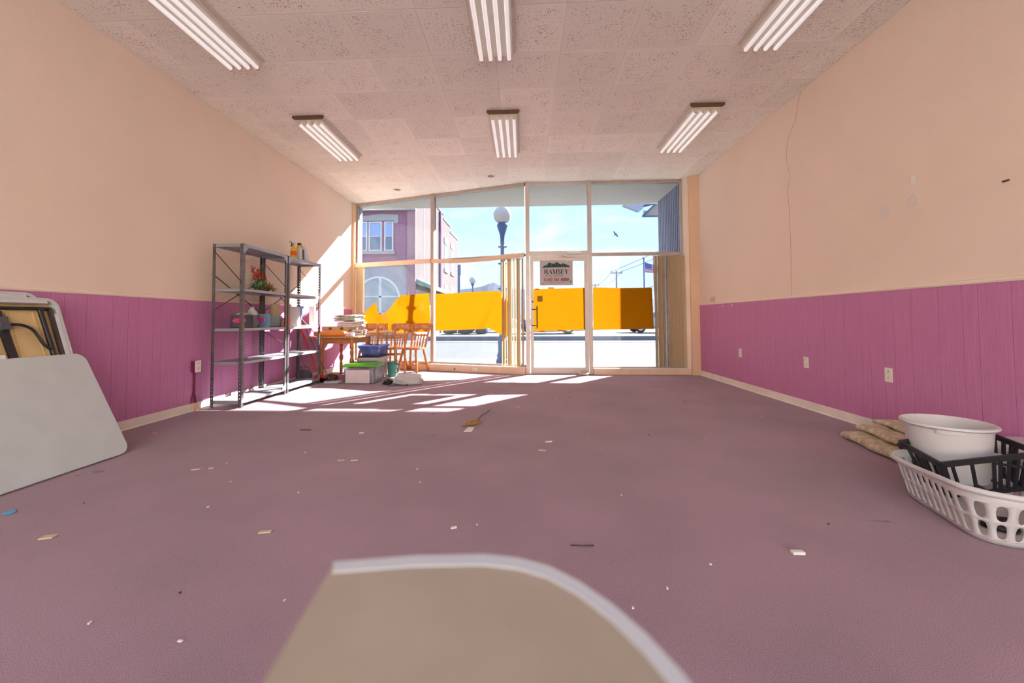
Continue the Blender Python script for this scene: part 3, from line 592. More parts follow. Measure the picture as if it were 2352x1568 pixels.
MB().hexa([(-3.40, 6.16, S[0]), (-3.24, 6.16, S[0]), (-3.24, 6.32, S[0]), (-3.40, 6.32, S[0]), (-3.35, 6.17, S[0]+0.25), (-3.29, 6.17, S[0]+0.25), (-3.29, 6.24, S[0]+0.25), (-3.35, 6.24, S[0]+0.25)]).build('jug_body', 'whiteplastic', t, bevel=0.02)
MB().tube([(-3.32, 6.25, S[0]+0.24), (-3.32, 6.31, S[0]+0.21), (-3.32, 6.325, S[0]+0.12), (-3.32, 6.31, S[0]+0.07)], 0.010).build('jug_handle', 'whiteplastic', t, smooth=True)
MB().cyl((-3.32, 6.205, S[0]+0.245), (-3.32, 6.205, S[0]+0.275), 0.022).build('cap', 'paper', t)
pp = MB().grid(lambda u, v_: Vector((-3.50+0.30*v_, 6.34+0.66*u, S[0]+0.003+0.012*math.sin(math.pi*u)*(1-u)+ (0.03*math.sin((u-0.25)*2.1)+0.02*(u-0.25)**2*3 if u > 0.25 else 0.0))), 20, 6)
one('foam_sheet', pp, 'paper', 'white foam sheet sticking out over the end of the top shelf', 'sheet', solid=0.004, smooth=True)
# --- flowers on second shelf
t = thing('flower_arrangement', 'basket of artificial red and green flowers on the second shelf', 'flowers', (-3.36, 5.25, S[1]))
fx, fy, fz = -3.36, 5.25, S[1]
bk = MB().lathe([(0.07, 0), (0.085, 0.02), (0.10, 0.06), (0.094, 0.06), (0.06, 0.02)], (fx, fy+0.05, fz), n=16).build('basket', 'wicker', t)
MB().tube([(fx, fy+0.05+0.10*math.cos(a), fz+0.05+0.20*math.sin(a)) for a in [math.pi*i/14 for i in range(15)]], 0.005, n=6).build('basket_handle', 'wicker', bk, smooth=True)
rnd = random.Random(3)
def leafquad(mb, p, d, ln, wd):
    d = Vector(d).normalized(); a = d.orthogonal().normalized(); ang = rnd.uniform(0, 6.28); a = a*math.cos(ang)+d.cross(a)*math.sin(ang); n_ = d.cross(a)
    p = Vector(p); mid = p+d*ln*0.5+n_*ln*0.08
    mb.add([p, mid+a*wd/2, p+d*ln+n_*ln*0.02, mid-a*wd/2, mid+n_*wd*0.12], [(0, 1, 4), (1, 2, 4), (2, 3, 4), (3, 0, 4)])
for k, (oy, tilt, h0, n_) in enumerate(((-0.075, -0.42, 0.27, 34), (-0.005, -0.22, 0.24, 40), (0.035, 0.02, 0.19, 26))):
    fm = MB(); sm = MB(); b0 = Vector((fx+0.02*(k-1), fy+oy*0.4, fz+0.05)); dv = Vector((0.04, tilt, 1)).normalized()
    sm.cyl(b0, b0+dv*h0, 0.003, n=5)
    for i in range(n_):
        s = 0.35+0.65*i/n_
        leafquad(fm, b0+dv*h0*s+Vector((rnd.uniform(-1, 1), rnd.uniform(-1, 1), 0))*0.012, (rnd.uniform(-1, 1), rnd.uniform(-1, 1), rnd.uniform(-0.2, 0.9)), 0.042*(1.3-0.6*s), 0.024)
    f = fm.build('red_flower_spike', 'redflower', t); sm.build('stem', 'leaf', f)
for nm, ma, cy, n_, zr, sp in (('green_leaves', 'leaf', -0.06, 34, 0.10, 1.0), ('pale_leaves', 'leafp', 0.0, 30, 0.09, 1.0), ('dried_leaves', 'dried', 0.13, 60, 0.06, 1.2)):
    fm = MB()
    for i in range(n_):
        dv = (rnd.uniform(-0.7, 1), rnd.uniform(-1, 1)*sp+cy*6, rnd.uniform(-0.1, 0.9))
        leafquad(fm, (fx+rnd.uniform(-0.05, 0.06), fy+cy+rnd.uniform(-0.07, 0.07), fz+0.03+rnd.uniform(0, zr)), dv, rnd.uniform(0.05, 0.10), rnd.uniform(0.015, 0.03))
    fm.v = [Vector((max(min(p.x, -3.20), -3.52), p.y, max(p.z, fz+0.002))) for p in fm.v]
    fm.build(nm, ma, t)
# --- third shelf
def carton(name, label, y0, y1, x0, x1, z, h, ma, lab, lx0, lx1, rim=None):
    t = thing(name, label, 'box', ((x0+x1)/2, (y0+y1)/2, z))
    b = MB().box((x0, y0, z), (x1, y0+0.004, z+h)).box((x0, y1-0.004, z), (x1, y1, z+h)).box((x1-0.004, y0, z), (x1, y1, z+h)).box((x0, y0, z), (x0+0.004, y1, z+h)).box((x0, y0, z), (x1, y1, z+0.004))
    b.build('box_body', ma, t)
    f = MB().box((lx0, y0-0.002, z+h*0.40), (lx1, y0-0.0005, z+h*0.74)).build('printed_label', lab, t)
    for x in (lx0-0.010, lx1+0.003): MB().box((x, y0-0.003, z+h*0.48), (x+0.007, y0-0.0005, z+h*0.64)).build('label_clip', 'greyrail', f)
    if rim:
        r_ = 0.007
        MB().box((x0, y0-0.0012, z), (x1, y0, z+r_)).box((x0, y0-0.0012, z+h-r_), (x1, y0, z+h)).box((x0, y0-0.0012, z), (x0+r_, y0, z+h)).box((x1-r_, y0-0.0012, z), (x1, y0, z+h)).build('edging', rim, t)
    return t
z3 = S[2]
carton('file_box', 'dark box with a neon pink label at the end of the third shelf', 4.90, 5.00, -3.49, -3.22, z3, 0.150, 'charcoal', 'pink', -3.45, -3.31)
carton('photo_box', 'blue box with cream edges and a pink label on the third shelf', 5.19, 5.235, -3.47, -3.20, z3, 0.165, 'skyblue', 'pink', -3.355, -3.26, 'cardboard')
pl = lambda n_, seed: None
def blob(name, label, cat, c, sx, sy, sz, ma, seed, amp=0.35, n=14, sub=1, rz=0.0, jag=2.6):
    rn = random.Random(seed); ph = [(rn.uniform(0, 6.28), rn.uniform(1.5, 4.5), rn.uniform(0, 6.28)) for _ in range(5)]
    mb = MB(); vs = []; fs = []; cr_, sr_ = math.cos(rz), math.sin(rz)
    for j in range(n//2+1):
        th = math.pi/2*j/(n//2)
        for i in range(n):
            a = 2*math.pi*i/n; k = 1+amp*sum(math.sin(a*round(f)+p+th*jag*(q_-3)) for p, f, q_ in ph)/5 + rn.uniform(-amp, amp)*0.35
            px, py = math.cos(a)*math.cos(th)*sx*k, math.sin(a)*math.cos(th)*sy*k
            vs.append((c[0]+px*cr_-py*sr_, c[1]+px*sr_+py*cr_, c[2]+max(0.0, math.sin(th)*sz*(0.75+0.25*k)+(rn.uniform(-1, 1)*amp*0.12*sz if j else 0))))
    for j in range(n//2): fs += [(j*n+i, j*n+(i+1) % n, (j+1)*n+(i+1) % n, (j+1)*n+i) for i in range(n)]
    fs.append(tuple(range(n-1, -1, -1)))
    mb.add(vs, fs)
    return one(name, mb, ma, label, cat, smooth=True, sub=sub, weld=True)
o = blob('plastic_bag', 'crumpled clear plastic bag heaped between the dark box and the blue box', 'bag', (-3.36, 5.10, z3+0.001), 0.09, 0.055, 0.25, 'bagm', 5, 0.4)
o = blob('plastic_bag', 'small white plastic bag on top of the dark box', 'bag', (-3.38, 4.95, z3+0.151), 0.07, 0.04, 0.03, 'bagm', 8, 0.4)
t = thing('clear_container', 'open clear plastic tub on the third shelf beside the photo box', 'container', (-3.32, 5.385, z3))
def tub_open(t, x0, x1, y0, y1, z, h, fl_, ma, nm='tub', th=0.003, fb=0.0):
    mb = MB()
    b = [(x0, y0, z), (x1, y0, z), (x1, y1, z), (x0, y1, z)]; tp = [(x0-fl_, y0-fl_, z+h), (x1+fl_, y0-fl_, z+h), (x1+fl_, y1+fl_, z+h), (x0-fl_, y1+fl_, z+h)]
    mb.add(b+tp, [(0, 1, 2, 3), (0, 1, 5, 4), (1, 2, 6, 5), (2, 3, 7, 6), (3, 0, 4, 7)])
    return mb.build(nm, ma, t, solid=th)
tub_open(t, -3.42, -3.22, 5.285, 5.485, z3+0.002, 0.135, 0.015, 'clear')
rimv = [(-3.436, 5.269, z3+0.138), (-3.204, 5.269, z3+0.138), (-3.204, 5.501, z3+0.138), (-3.436, 5.501, z3+0.138)]
MB().tube(rimv, 0.005, n=6, closed=True).build('rim', 'clear', t)
t = thing('lampshade', 'cream paper cup shaped shade standing behind the pink box', 'shade', (-3.43, 5.705, z3))
MB().lathe([(0.085, 0.002), (0.055, 0.31), (0.052, 0.31), (0.082, 0.002)], (-3.43, 5.705, z3), n=20, cap=False).build('shade', 'cardboard', t, smooth=True)
MB().lathe([(0.054, 0.308), (0.02, 0.306), (0.001, 0.306)], (-3.43, 5.705, z3), n=20, cap=False).build('shade_top', 'tan', t)
blob('twine_bundle', 'small tangle of brown twine lying in the clear tub', 'twine', (-3.31, 5.40, z3+0.006), 0.06, 0.05, 0.15, 'dried', 11, 0.5)
t = thing('pink_box', 'coral pink paper box on the third shelf against the middle posts', 'box', (-3.275, 5.68, z3))
MB().hexa([(-3.32, 5.615, z3), (-3.23, 5.615, z3), (-3.23, 5.76, z3), (-3.32, 5.76, z3), (-3.32, 5.60, z3+0.115), (-3.225, 5.60, z3+0.115), (-3.225, 5.765, z3+0.115), (-3.32, 5.765, z3+0.115)]).build('box_body', 'coral', t)
MB().box((-3.32, 5.605, z3+0.1155), (-3.228, 5.762, z3+0.122)).build('lid', 'whiteplastic', t)
t = thing('canister', 'white canister with a blue clip handle on the third shelf', 'canister', (-3.31, 5.95, z3))
MB().lathe([(0.10, 0), (0.104, 0.01), (0.104, 0.27), (0.10, 0.275), (0.095, 0.27), (0.09, 0.02)], (-3.31, 5.95, z3), n=24).build('canister_body', 'whiteplastic', t, smooth=True)
c_ = MB().box((-3.225, 5.94, z3+0.255), (-3.195, 6.03, z3+0.29)).box((-3.205, 5.965, z3+0.10), (-3.198, 5.995, z3+0.26)).build('clip', 'blue', t)
MB().tube([(-3.31, 5.89, z3+0.27), (-3.31, 5.885, z3+0.33), (-3.31, 5.905, z3+0.345), (-3.31, 5.92, z3+0.32), (-3.31, 5.915, z3+0.27)], 0.004, n=6).build('wire_loop', 'darksteel', t)
t = thing('paper_roll', 'white upright roll of paper standing on the third shelf', 'roll', (-3.25, 6.40, z3))
MB().lathe([(0.048, 0), (0.048, 0.30), (0.018, 0.30), (0.016, 0.05)], (-3.25, 6.40, z3), n=20).build('roll', 'paper', t, smooth=True)
one('foam_tray', MB().box((-3.42, 6.08, z3), (-3.19, 6.34, z3+0.014)), 'whiteplastic', 'thin white tray lying flat on the third shelf', 'tray', bevel=0.005)
one('paper_slip', MB().box((-3.42, 5.12, S[3]), (-3.36, 5.19, S[3]+0.012)), 'paper', 'small white slip on the otherwise bare fourth shelf', 'paper')

# ================================================================== CLEANING TOOLS by the left wall
t = thing('lobby_dustpan', 'charcoal upright dustpan with a long handle behind the shelving', 'dustpan', (-3.47, 6.58, 0))
pan = MB()
pan.add([(-3.58, 6.525, 0.0), (-3.36, 6.525, 0.0), (-3.36, 6.63, 0.0), (-3.58, 6.63, 0.0), (-3.56, 6.57, 0.20), (-3.38, 6.57, 0.20), (-3.36, 6.635, 0.12), (-3.58, 6.635, 0.12)], [(0, 1, 2, 3), (0, 1, 5, 4), (1, 2, 6, 5), (3, 0, 4, 7), (4, 5, 6, 7)])
pan.build('pan', 'charcoal', t, solid=0.004)
MB().tube([(-3.56, 6.57, 0.18), (-3.55, 6.57, 0.235), (-3.47, 6.575, 0.262), (-3.39, 6.57, 0.235), (-3.38, 6.57, 0.18)], 0.008, n=6).build('hinge_arch', 'charcoal', t, smooth=True)
MB().cyl((-3.47, 6.575, 0.20), (-3.59, 6.575, 0.86), 0.009, n=8).build('handle', 'steel', t, smooth=True)
t = thing('push_broom', 'red handled broom with dark bristles leaning on the left wall', 'broom', (-3.24, 6.625, 0))
MB().cyl((-3.24, 6.625, 0.09), (-3.59, 6.64, 0.93), 0.012, n=10).build('handle', 'red', t, smooth=True)
MB().hexa([(-3.33, 6.595, 0.07), (-3.13, 6.595, 0.07), (-3.13, 6.655, 0.07), (-3.33, 6.655, 0.07), (-3.31, 6.61, 0.115), (-3.15, 6.61, 0.115), (-3.15, 6.64, 0.115), (-3.31, 6.64, 0.115)]).build('broom_head', 'red', t, bevel=0.006)
br = MB()
for i in range(18):
    for j in range(4):
        x = -3.325+i*0.0112; y = 6.602+j*0.015
        br.cyl((x, y, 0.07), (x+(i-9)*0.002+0.004*math.sin(i*3+j), y+(j-1.5)*0.006, 0.0), 0.005, 0.003, n=4)
tag(br.build('bristles', 'black', t), kind='stuff')
t = thing('dust_mop', 'thin black handled flat dust mop lying by the green lidded bin', 'mop', (-2.98, 6.50, 0))
MB().cyl((-3.03, 6.52, 0.05), (-3.575, 6.70, 0.98), 0.008, n=8).build('handle', 'charcoal', t, smooth=True)
MB().prism([(-3.08, 6.44, 0.004), (-2.86, 6.46, 0.004), (-2.83, 6.53, 0.004), (-2.86, 6.60, 0.004), (-3.07, 6.58, 0.004), (-3.12, 6.51, 0.004)], (0, 0, 0.03)).build('mop_pad', 'bingrey', t, bevel=0.008)
MB().tube([(-3.05, 6.49, 0.036), (-2.97, 6.48, 0.05), (-2.92, 6.51, 0.046), (-2.99, 6.55, 0.05), (-3.05, 6.54, 0.036)], 0.005, n=6).build('wire_frame', 'charcoal', t)
blob('dust_bag', 'dark brown sack slumped beside the broom head', 'sack', (-3.16, 6.87, 0), 0.12, 0.10, 0.10, 'wicker', 21, 0.25)

# ================================================================== DINING TABLE AND CHAIRS
TZ = 0.722
t = thing('dining_table', 'wooden dining table with turned legs in the left window corner', 'table', (-3.1, 7.28, 0))
MB().prism([(-3.55, 6.74, TZ-0.025), (-3.50, 6.70, TZ-0.025), (-2.80, 6.70, TZ-0.025), (-2.72, 6.74, TZ-0.025), (-2.68, 6.80, TZ-0.025), (-2.68, 7.80, TZ-0.025), (-2.74, 7.90, TZ-0.025), (-3.50, 7.90, TZ-0.025), (-3.55, 7.86, TZ-0.025)], (0, 0, 0.025)).build('tabletop', 'woodtop', t, bevel=0.006)
for a, b in (((-3.36, 6.885), (-2.83, 6.91)), ((-3.36, 7.67), (-2.83, 7.695)), ((-3.375, 6.90), (-3.35, 7.68)), ((-2.84, 6.90), (-2.815, 7.68))):
    MB().box((a[0], a[1], TZ-0.125), (b[0], b[1], TZ-0.026)).build('apron', 'wood', t)
LEG = [(0.018, 0), (0.024, 0.02), (0.030, 0.09), (0.026, 0.20), (0.017, 0.235), (0.032, 0.27), (0.038, 0.31), (0.030, 0.35), (0.018, 0.375), (0.028, 0.41), (0.033, 0.45), (0.026, 0.485), (0.018, 0.50), (0.034, 0.515), (0.036, 0.53), (0.036, TZ-0.027)]
for x in (-3.34, -2.83):
    for y in (6.90, 7.66): MB().lathe(LEG, (x, y, 0), n=14).build('leg', 'wood', t, smooth=True)
one('folded_tablecloth', MB().grid(lambda u, v_: Vector((-3.40+0.50*u, 6.74+0.30*v_, TZ+0.002+0.040+0.006*math.sin(u*9)*math.sin(v_*5))), 14, 8), 'orangecloth', 'folded orange cloth at the near edge of the dining table', 'cloth', solid=0.07, smooth=True, base=(-3.15, 6.88, TZ+0.002))
bx = thing('flat_carton', 'flat tan cardboard carton on the dining table under folded fabric', 'box', (-3.18, 7.25, TZ))
MB().box((-3.42, 7.06, TZ+0.002), (-2.96, 7.50, TZ+0.155)).build('carton', 'cardboard', bx, bevel=0.004)
for x in (-3.30, -3.10): MB().box((x, 7.0585, TZ+0.10), (x+0.05, 7.0597, TZ+0.14)).build('hand_hole', 'brown', bx)
t = thing('snack_pack', 'small white packet with red dots on the table corner', 'packet', (-2.86, 6.75, TZ))
MB().box((-2.89, 6.745, TZ+0.002), (-2.75, 6.83, TZ+0.055)).build('packet', 'paper', t, bevel=0.006)
for x in (-2.865, -2.815): MB().lathe([(0.014, 0), (0.001, 0.001)], (x, 6.7445, TZ+0.03), (0, -1, 0), n=10).build('red_dot', 'pink', t)
def fold_stack(name, label, c, sx, sy, n, h, ma, seed, rz=0.1):
    rn = random.Random(seed); mb = MB()
    t = thing(name, label, 'fabric', (c[0], c[1], c[2]), rz)
    z = 0.0
    for k in range(n):
        jx, jy = rn.uniform(-1, 1)*0.02, rn.uniform(-1, 1)*0.02; hh = h/n
        px, py = rn.uniform(0, 6), rn.uniform(0, 6)
        fm = MB().grid(lambda u, v_, z=z, jx=jx, jy=jy, hh=hh, px=px, py=py: Vector((jx+(u-0.5)*2*sx, jy+(v_-0.5)*2*sy, z+hh*0.5+hh*0.30*math.sin(u*5+px)*math.sin(v_*4+py)-hh*0.9*(max(abs(u-0.5), abs(v_-0.5))*2)**8*0.4)), 14, 10)
        fm.build('fold', ma if k % 2 == 0 else ma, t, local=True, smooth=True, solid=hh*0.72)
        z += hh
    return t
fold_stack('folded_drape', 'pile of white patterned fabric on the flat carton', (-2.98, 7.28, TZ+0.157), 0.20, 0.20, 3, 0.09, 'fabricw', 4, 0.2)
fold_stack('folded_blanket', 'grey green blanket on top of the fabric pile', (-3.03, 7.30, TZ+0.256), 0.19, 0.17, 3, 0.10, 'fabric', 9, -0.15)
fold_stack('folded_jeans', 'blue grey folded cloth hanging at the table side', (-2.80, 7.16, TZ+0.002), 0.09, 0.13, 3, 0.10, 'bingrey', 14, 0.05)
one('cardboard_tube', MB().cyl((-2.84, 7.72, TZ+0.032), (-2.36, 7.60, TZ+0.045), 0.030, n=16), 'tan', 'long tan cardboard tube sticking out over the table edge', 'tube', smooth=True)

def make_chair(name, label):
    t = thing(name, label, 'chair', (0, 0, 0), 0, 'wooden spindle back dining chairs by the window')
    L = dict(local=True, smooth=True)
    seat = MB()
    pts = [(0.20*math.copysign(abs(math.cos(a))**0.7, math.cos(a)), 0.205*math.copysign(abs(math.sin(a))**0.7, math.sin(a))) for a in [2*math.pi*i/24 for i in range(24)]]
    seat.prism([(x, y, 0.425) for x, y in pts], (0, 0, 0.034)); seat.build('seat', 'wood', t, local=True, bevel=0.006)
    sp = [(0.018, 0), (0.027, 0.05), (0.021, 0.10), (0.029, 0.14), (0.020, 0.18), (0.028, 0.24), (0.019, 0.27), (0.026, 0.33), (0.018, 0.435)]
    for sx in (-1, 1):
        for sy in (-1, 1):
            b = Vector((sx*0.20, sy*0.21, 0)); tp = Vector((sx*0.13, sy*0.14, 0.43)); d = tp-b; s = d.length/0.435
            MB().lathe([(r, hh*s) for r, hh in sp], b, d, n=10).build('leg', 'wood', t, **L)
    for sx in (-1, 1): MB().cyl((sx*0.178, -0.185, 0.14), (sx*0.178, 0.185, 0.14), 0.011, n=8).build('stretcher', 'wood', t, **L)
    MB().cyl((-0.178, 0, 0.14), (0.178, 0, 0.14), 0.011, n=8).build('stretcher', 'wood', t, **L)
    # back at -x side (the sitter faces +x), leaning back
    def bp(yv, z): return Vector((-0.165-0.13*(z-0.45)/0.45, yv*(1+0.25*(z-0.45)/0.45), z))
    for yv in (-0.155, 0.155): MB().tube([bp(yv, 0.45), bp(yv, 0.6), bp(yv, 0.75), bp(yv, 0.90)], [0.019, 0.022, 0.020, 0.016], n=8).build('back_post', 'wood', t, **L)
    for yv in (-0.085, -0.028, 0.028, 0.085): MB().tube([bp(yv, 0.45), bp(yv, 0.52), bp(yv, 0.58), bp(yv, 0.66), bp(yv, 0.71)], [0.010, 0.018, 0.011, 0.016, 0.013], n=8).build('spindle', 'wood', t, **L)
    MB().beam(bp(-0.16, 0.685), bp(0.16, 0.685), 0.018, 0.035).build('back_rail', 'wood', t, local=True, bevel=0.004)
    cr_ = MB(); n = 12; fr = []; 
    top = []; bot = []
    for i in range(n+1):
        yv = -0.185+0.37*i/n; e = abs(yv)/0.185
        top.append(bp(yv, 0.915-0.03*e**6)); bot.append(bp(yv, 0.775+0.022*math.cos(yv/0.185*math.pi*2.0)-0.01*e))
        top[-1].x -= 0.02*(1-e*e); bot[-1].x -= 0.02*(1-e*e)
    for i in range(n): cr_.add([bot[i], bot[i+1], top[i+1], top[i]], [(0, 1, 2, 3)])
    cr_.build('crest', 'wood', t, local=True, weld=True, solid=0.020, smooth=True)
    return t
ch = make_chair('dining_chair', 'wooden spindle back chair nearest the window mullion')
ch.location = (-2.09, 8.0, 0); ch.rotation_euler = (0, 0, math.radians(251))
for loc, rz, lab in (((-2.53, 8.17, 0), 254, 'wooden spindle back chair half hidden behind the bare post frame'), ((-3.02, 8.27, 0), 268, 'wooden spindle back chair tucked behind the dining table')):
    c = copy_tree(ch); c.location = loc; c.rotation_euler = (0, 0, math.radians(rz)); c['label'] = lab
t = thing('stool_frame', 'bare wooden stool frame with four tall posts behind the storage bins', 'stool frame', (-2.4, 7.6, 0))
for (x, y, hh) in ((-2.61, 7.50, 0.92), (-2.29, 7.50, 0.92), (-2.515, 7.73, 0.93), (-2.175, 7.73, 0.93)):
    MB().lathe([(0.015, 0), (0.018, 0.02), (0.018, hh-0.08), (0.013, hh-0.06), (0.018, hh-0.04), (0.015, hh-0.008), (0.004, hh)], (x, y, 0), n=10).build('post', 'wood', t, smooth=True)
for z, rr in ((0.70, 0.011), (0.66, 0.011), (0.36, 0.014)):
    for p, q in (((-2.61, 7.50), (-2.29, 7.50)), ((-2.515, 7.73), (-2.175, 7.73)), ((-2.61, 7.50), (-2.515, 7.73)), ((-2.29, 7.50), (-2.175, 7.73))):
        MB().cyl((*p, z), (*q, z), rr, n=8).build('rail', 'wood', t, smooth=True)
MB().prism([(-2.63, 7.485, 0.45), (-2.275, 7.485, 0.45), (-2.16, 7.745, 0.45), (-2.53, 7.745, 0.45)], (0, 0, 0.03)).build('seat_board', 'wood', t, bevel=0.005)

# ================================================================== STORAGE BINS
t = thing('storage_bin', 'clear storage bin with a lime green lid in front of the table', 'bin', (-2.53, 6.64, 0))
def bin_body(t, x0, x1, y0, y1, z, h, fl_, ma, nm='bin_body'):
    b = MB(); r = 0.04; n = 4
    def ring(e, zz):
        pts = []
        for cx, cy, a0 in ((x1+e-r, y0-e+r, -90), (x1+e-r, y1+e-r, 0), (x0-e+r, y1+e-r, 90), (x0-e+r, y0-e+r, 180)):
            for k in range(n+1):
                a = math.radians(a0+90*k/n); pts.append((cx+r*math.cos(a), cy+r*math.sin(a), zz))
        return pts
    rings = [ring(0, z), ring(fl_*0.9, z+h*0.86), ring(fl_+0.012, z+h*0.87), ring(fl_+0.014, z+h)]
    k = len(rings[0]); vs = sum(rings, [])
    fs = [tuple(range(k))]
    for q in range(3): fs += [(q*k+i, q*k+(i+1) % k, (q+1)*k+(i+1) % k, (q+1)*k+i) for i in range(k)]
    b.add(vs, fs); o = b.build(nm, ma, t, solid=0.004, smooth=True); return o, ring
_, ring = bin_body(t, -2.77, -2.29, 6.46, 6.82, 0.0, 0.27, 0.014, 'clear')
lid = MB().prism(ring(0.036, 0.262), (0, 0, 0.03)); lid.build('lid', 'green', t, bevel=0.008)
MB().prism(ring(0.008, 0.292), (0, 0, 0.014)).build('lid_panel', 'green', t, bevel=0.006)
MB().box((-2.74, 6.4405, 0.012), (-2.36, 6.4435, 0.215)).build('paper_sheet', mat('pale pink paper', (0.72, 0.62, 0.63), 0.8, var=0.06), t)
t2 = thing('folded_shirts', 'pale folded clothes packed inside the green lidded bin', 'clothes', (-2.53, 6.64, 0.005))
MB().box((-2.75, 6.49, 0.006), (-2.32, 6.79, 0.19)).build('clothes', 'fabricw', t2, bevel=0.02)
t = thing('storage_bin', 'tall silver grey bin with a dark front under the blue bin', 'bin', (-2.56, 7.15, 0))
_, ring = bin_body(t, -2.74, -2.40, 6.97, 7.42, 0.0, 0.36, 0.012, 'bingrey')
MB().prism(ring(0.022, 0.352), (0, 0, 0.028)).build('lid', 'black', t, bevel=0.006)
MB().box((-2.71, 6.944, 0.01), (-2.43, 6.952, 0.30)).build('dark_panel', 'black', t)
t = thing('storage_bin', 'translucent blue bin with a blue lid stacked on the grey bin', 'bin', (-2.56, 7.17, 0.381))
_, ring = bin_body(t, -2.70, -2.42, 6.99, 7.40, 0.381, 0.17, 0.045, 'clearblue')
MB().prism(ring(0.058, 0.545), (0, 0, 0.016)).build('lid', 'blue', t, bevel=0.005)
for x in (-2.60, -2.50): MB().box((x, 7.06, 0.561), (x+0.05, 7.10, 0.575)).build('lid_latch', 'black', t)
t = thing('watering_jug', 'teal green plastic jug with a side handle beside the grey bin', 'jug', (-2.30, 7.30, 0))
MB().lathe([(0.065, 0), (0.072, 0.02), (0.088, 0.25), (0.092, 0.255), (0.085, 0.25), (0.068, 0.02), (0.001, 0.015)], (-2.275, 7.30, 0), n=20, cap=False).build('jug_body', 'teal', t, smooth=True)
MB().tube([(-2.20, 7.25, 0.235), (-2.145, 7.22, 0.225), (-2.14, 7.22, 0.15), (-2.155, 7.225, 0.09), (-2.205, 7.255, 0.07)], 0.012, n=8).build('handle', 'teal', t, smooth=True)
# plastic bag and rubbish by the bins
blob('shopping_bag', 'crumpled white plastic shopping bag on the carpet near the chair', 'bag', (-1.77, 6.47, 0), 0.25, 0.13, 0.16, 'bagm', 36, 0.55, n=26, jag=4.0)
blob('bin_liner', 'crumpled black plastic film sticking out beside the white bag', 'bag', (-2.06, 6.42, 0), 0.08, 0.08, 0.085, 'blackbag', 33, 0.6, n=14)
one('film_strip', MB().grid(lambda u, v_: Vector((-2.02+0.30*u, 6.26+0.09*v_*(1-u*0.6), 0.004+0.012*math.sin(u*7)*v_+0.012*v_)), 14, 3), 'blackbag', 'thin black plastic strip lying in front of the white bag', 'plastic strip', solid=0.003)
one('plastic_wrap', MB().grid(lambda u, v_: Vector((-1.44+0.38*u, 6.50+0.12*v_+0.07*u, 0.003+0.014*abs(math.sin(u*8+v_*3)))), 18, 5), 'plasticfilm', 'flat clear plastic wrap lying right of the white bag', 'plastic wrap', solid=0.002)
one('door_stop', MB().lathe([(0.075, 0), (0.095, 0.012), (0.098, 0.028), (0.080, 0.045), (0.02, 0.052)], (1.06, 7.54, 0), n=24), 'tan', 'round tan cushion shaped door stop at the foot of the door', 'door stop', smooth=True)
blob('crumpled_paper', 'crumpled tan paper ball on the sill beside the door frame', 'paper', (-0.03, 7.70, 0.131), 0.045, 0.04, 0.06, 'tan', 41, 0.35)
blob('paper_scrap', 'small tan scrap on the sill below the bunched blind', 'paper', (-0.36, 7.76, 0.131), 0.03, 0.025, 0.03, 'tan', 42, 0.35)

# ================================================================== ORANGE PAPER, TAPE, SIGN
def lerp(pts, x):
    for (xa, za), (xb, zb) in zip(pts[:-1], pts[1:]):
        if (xa-x)*(xb-x) <= 0: return za+(zb-za)*((x-xa)/(xb-xa) if xb != xa else 0)
    return pts[0][1] if abs(x-pts[0][0]) < abs(x-pts[-1][0]) else pts[-1][1]
def paper(name, label, top, bot, place, nu=40, nv=14, fold=None):
    x0, x1 = top[0][0], top[-1][0]
    def fn(u, v_):
        x = x0+(x1-x0)*u; zt, zb = lerp(top, x), lerp(bot, x); z = zb+(zt-zb)*v_
        return place(x, z, u, v_)
    return one(name, MB().grid(fn, nu, nv), 'orange', label, 'paper sheet', 'orange paper sheets taped over the shop windows', smooth=True)
paper('window_paper', 'crumpled torn orange paper sheet in the left window behind the table',
      [(-3.335, 1.12), (-3.20, 1.25), (-3.10, 1.375), (-3.03, 1.20), (-2.95, 1.075), (-2.70, 1.26), (-2.45, 1.487), (-1.835, 1.51)], [(-3.335, 0.74), (-2.6, 0.72), (-1.86, 0.74)],
      lambda x, z, u, v_: LP(x, z, 0.03+0.025*math.sin(x*7+z*5)+0.02*math.sin(x*17-z*9)*(1 if x < -2.5 else 0.3)), nu=72)
paper('window_paper', 'large orange paper sheet with a diagonal fold in the window left of the door',
      [(-1.715, 1.49), (-1.0, 1.505), (-0.45, 1.517), (-0.30, 1.44), (-0.22, 1.36)], [(-1.735, 0.765), (-0.74, 0.805), (-0.66, 0.83), (-0.52, 0.77), (-0.30, 0.645), (-0.22, 0.73)],
      lambda x, z, u, v_: LP(x, z, 0.022+0.055*max(0, 1-abs((x-(-0.47-0.36*(1.5-z)/0.72))/0.07))*(1.5-z)/0.72), nu=60, nv=20)
paper('window_paper', 'orange paper sheet taped across the glass of the door', [(0.185, 1.53), (1.165, 1.548)], [(0.18, 0.765), (1.165, 0.795)],
      lambda x, z, u, v_: Vector((x, 7.688+0.002*math.sin(x*9+z*4), z)), nu=20)
paper('window_paper', 'orange paper sheet in the window right of the door, running behind the blinds', [(1.262, 1.555), (1.75, 1.535), (2.30, 1.538)], [(1.262, 0.79), (2.325, 0.802)],
      lambda x, z, u, v_: Vector((x+(0.05*(1-v_)*0.5 if u > 0.9 else 0), 7.675+0.008*math.sin(x*6+z*2)-0.02*(u > 0.97), z)), nu=30)
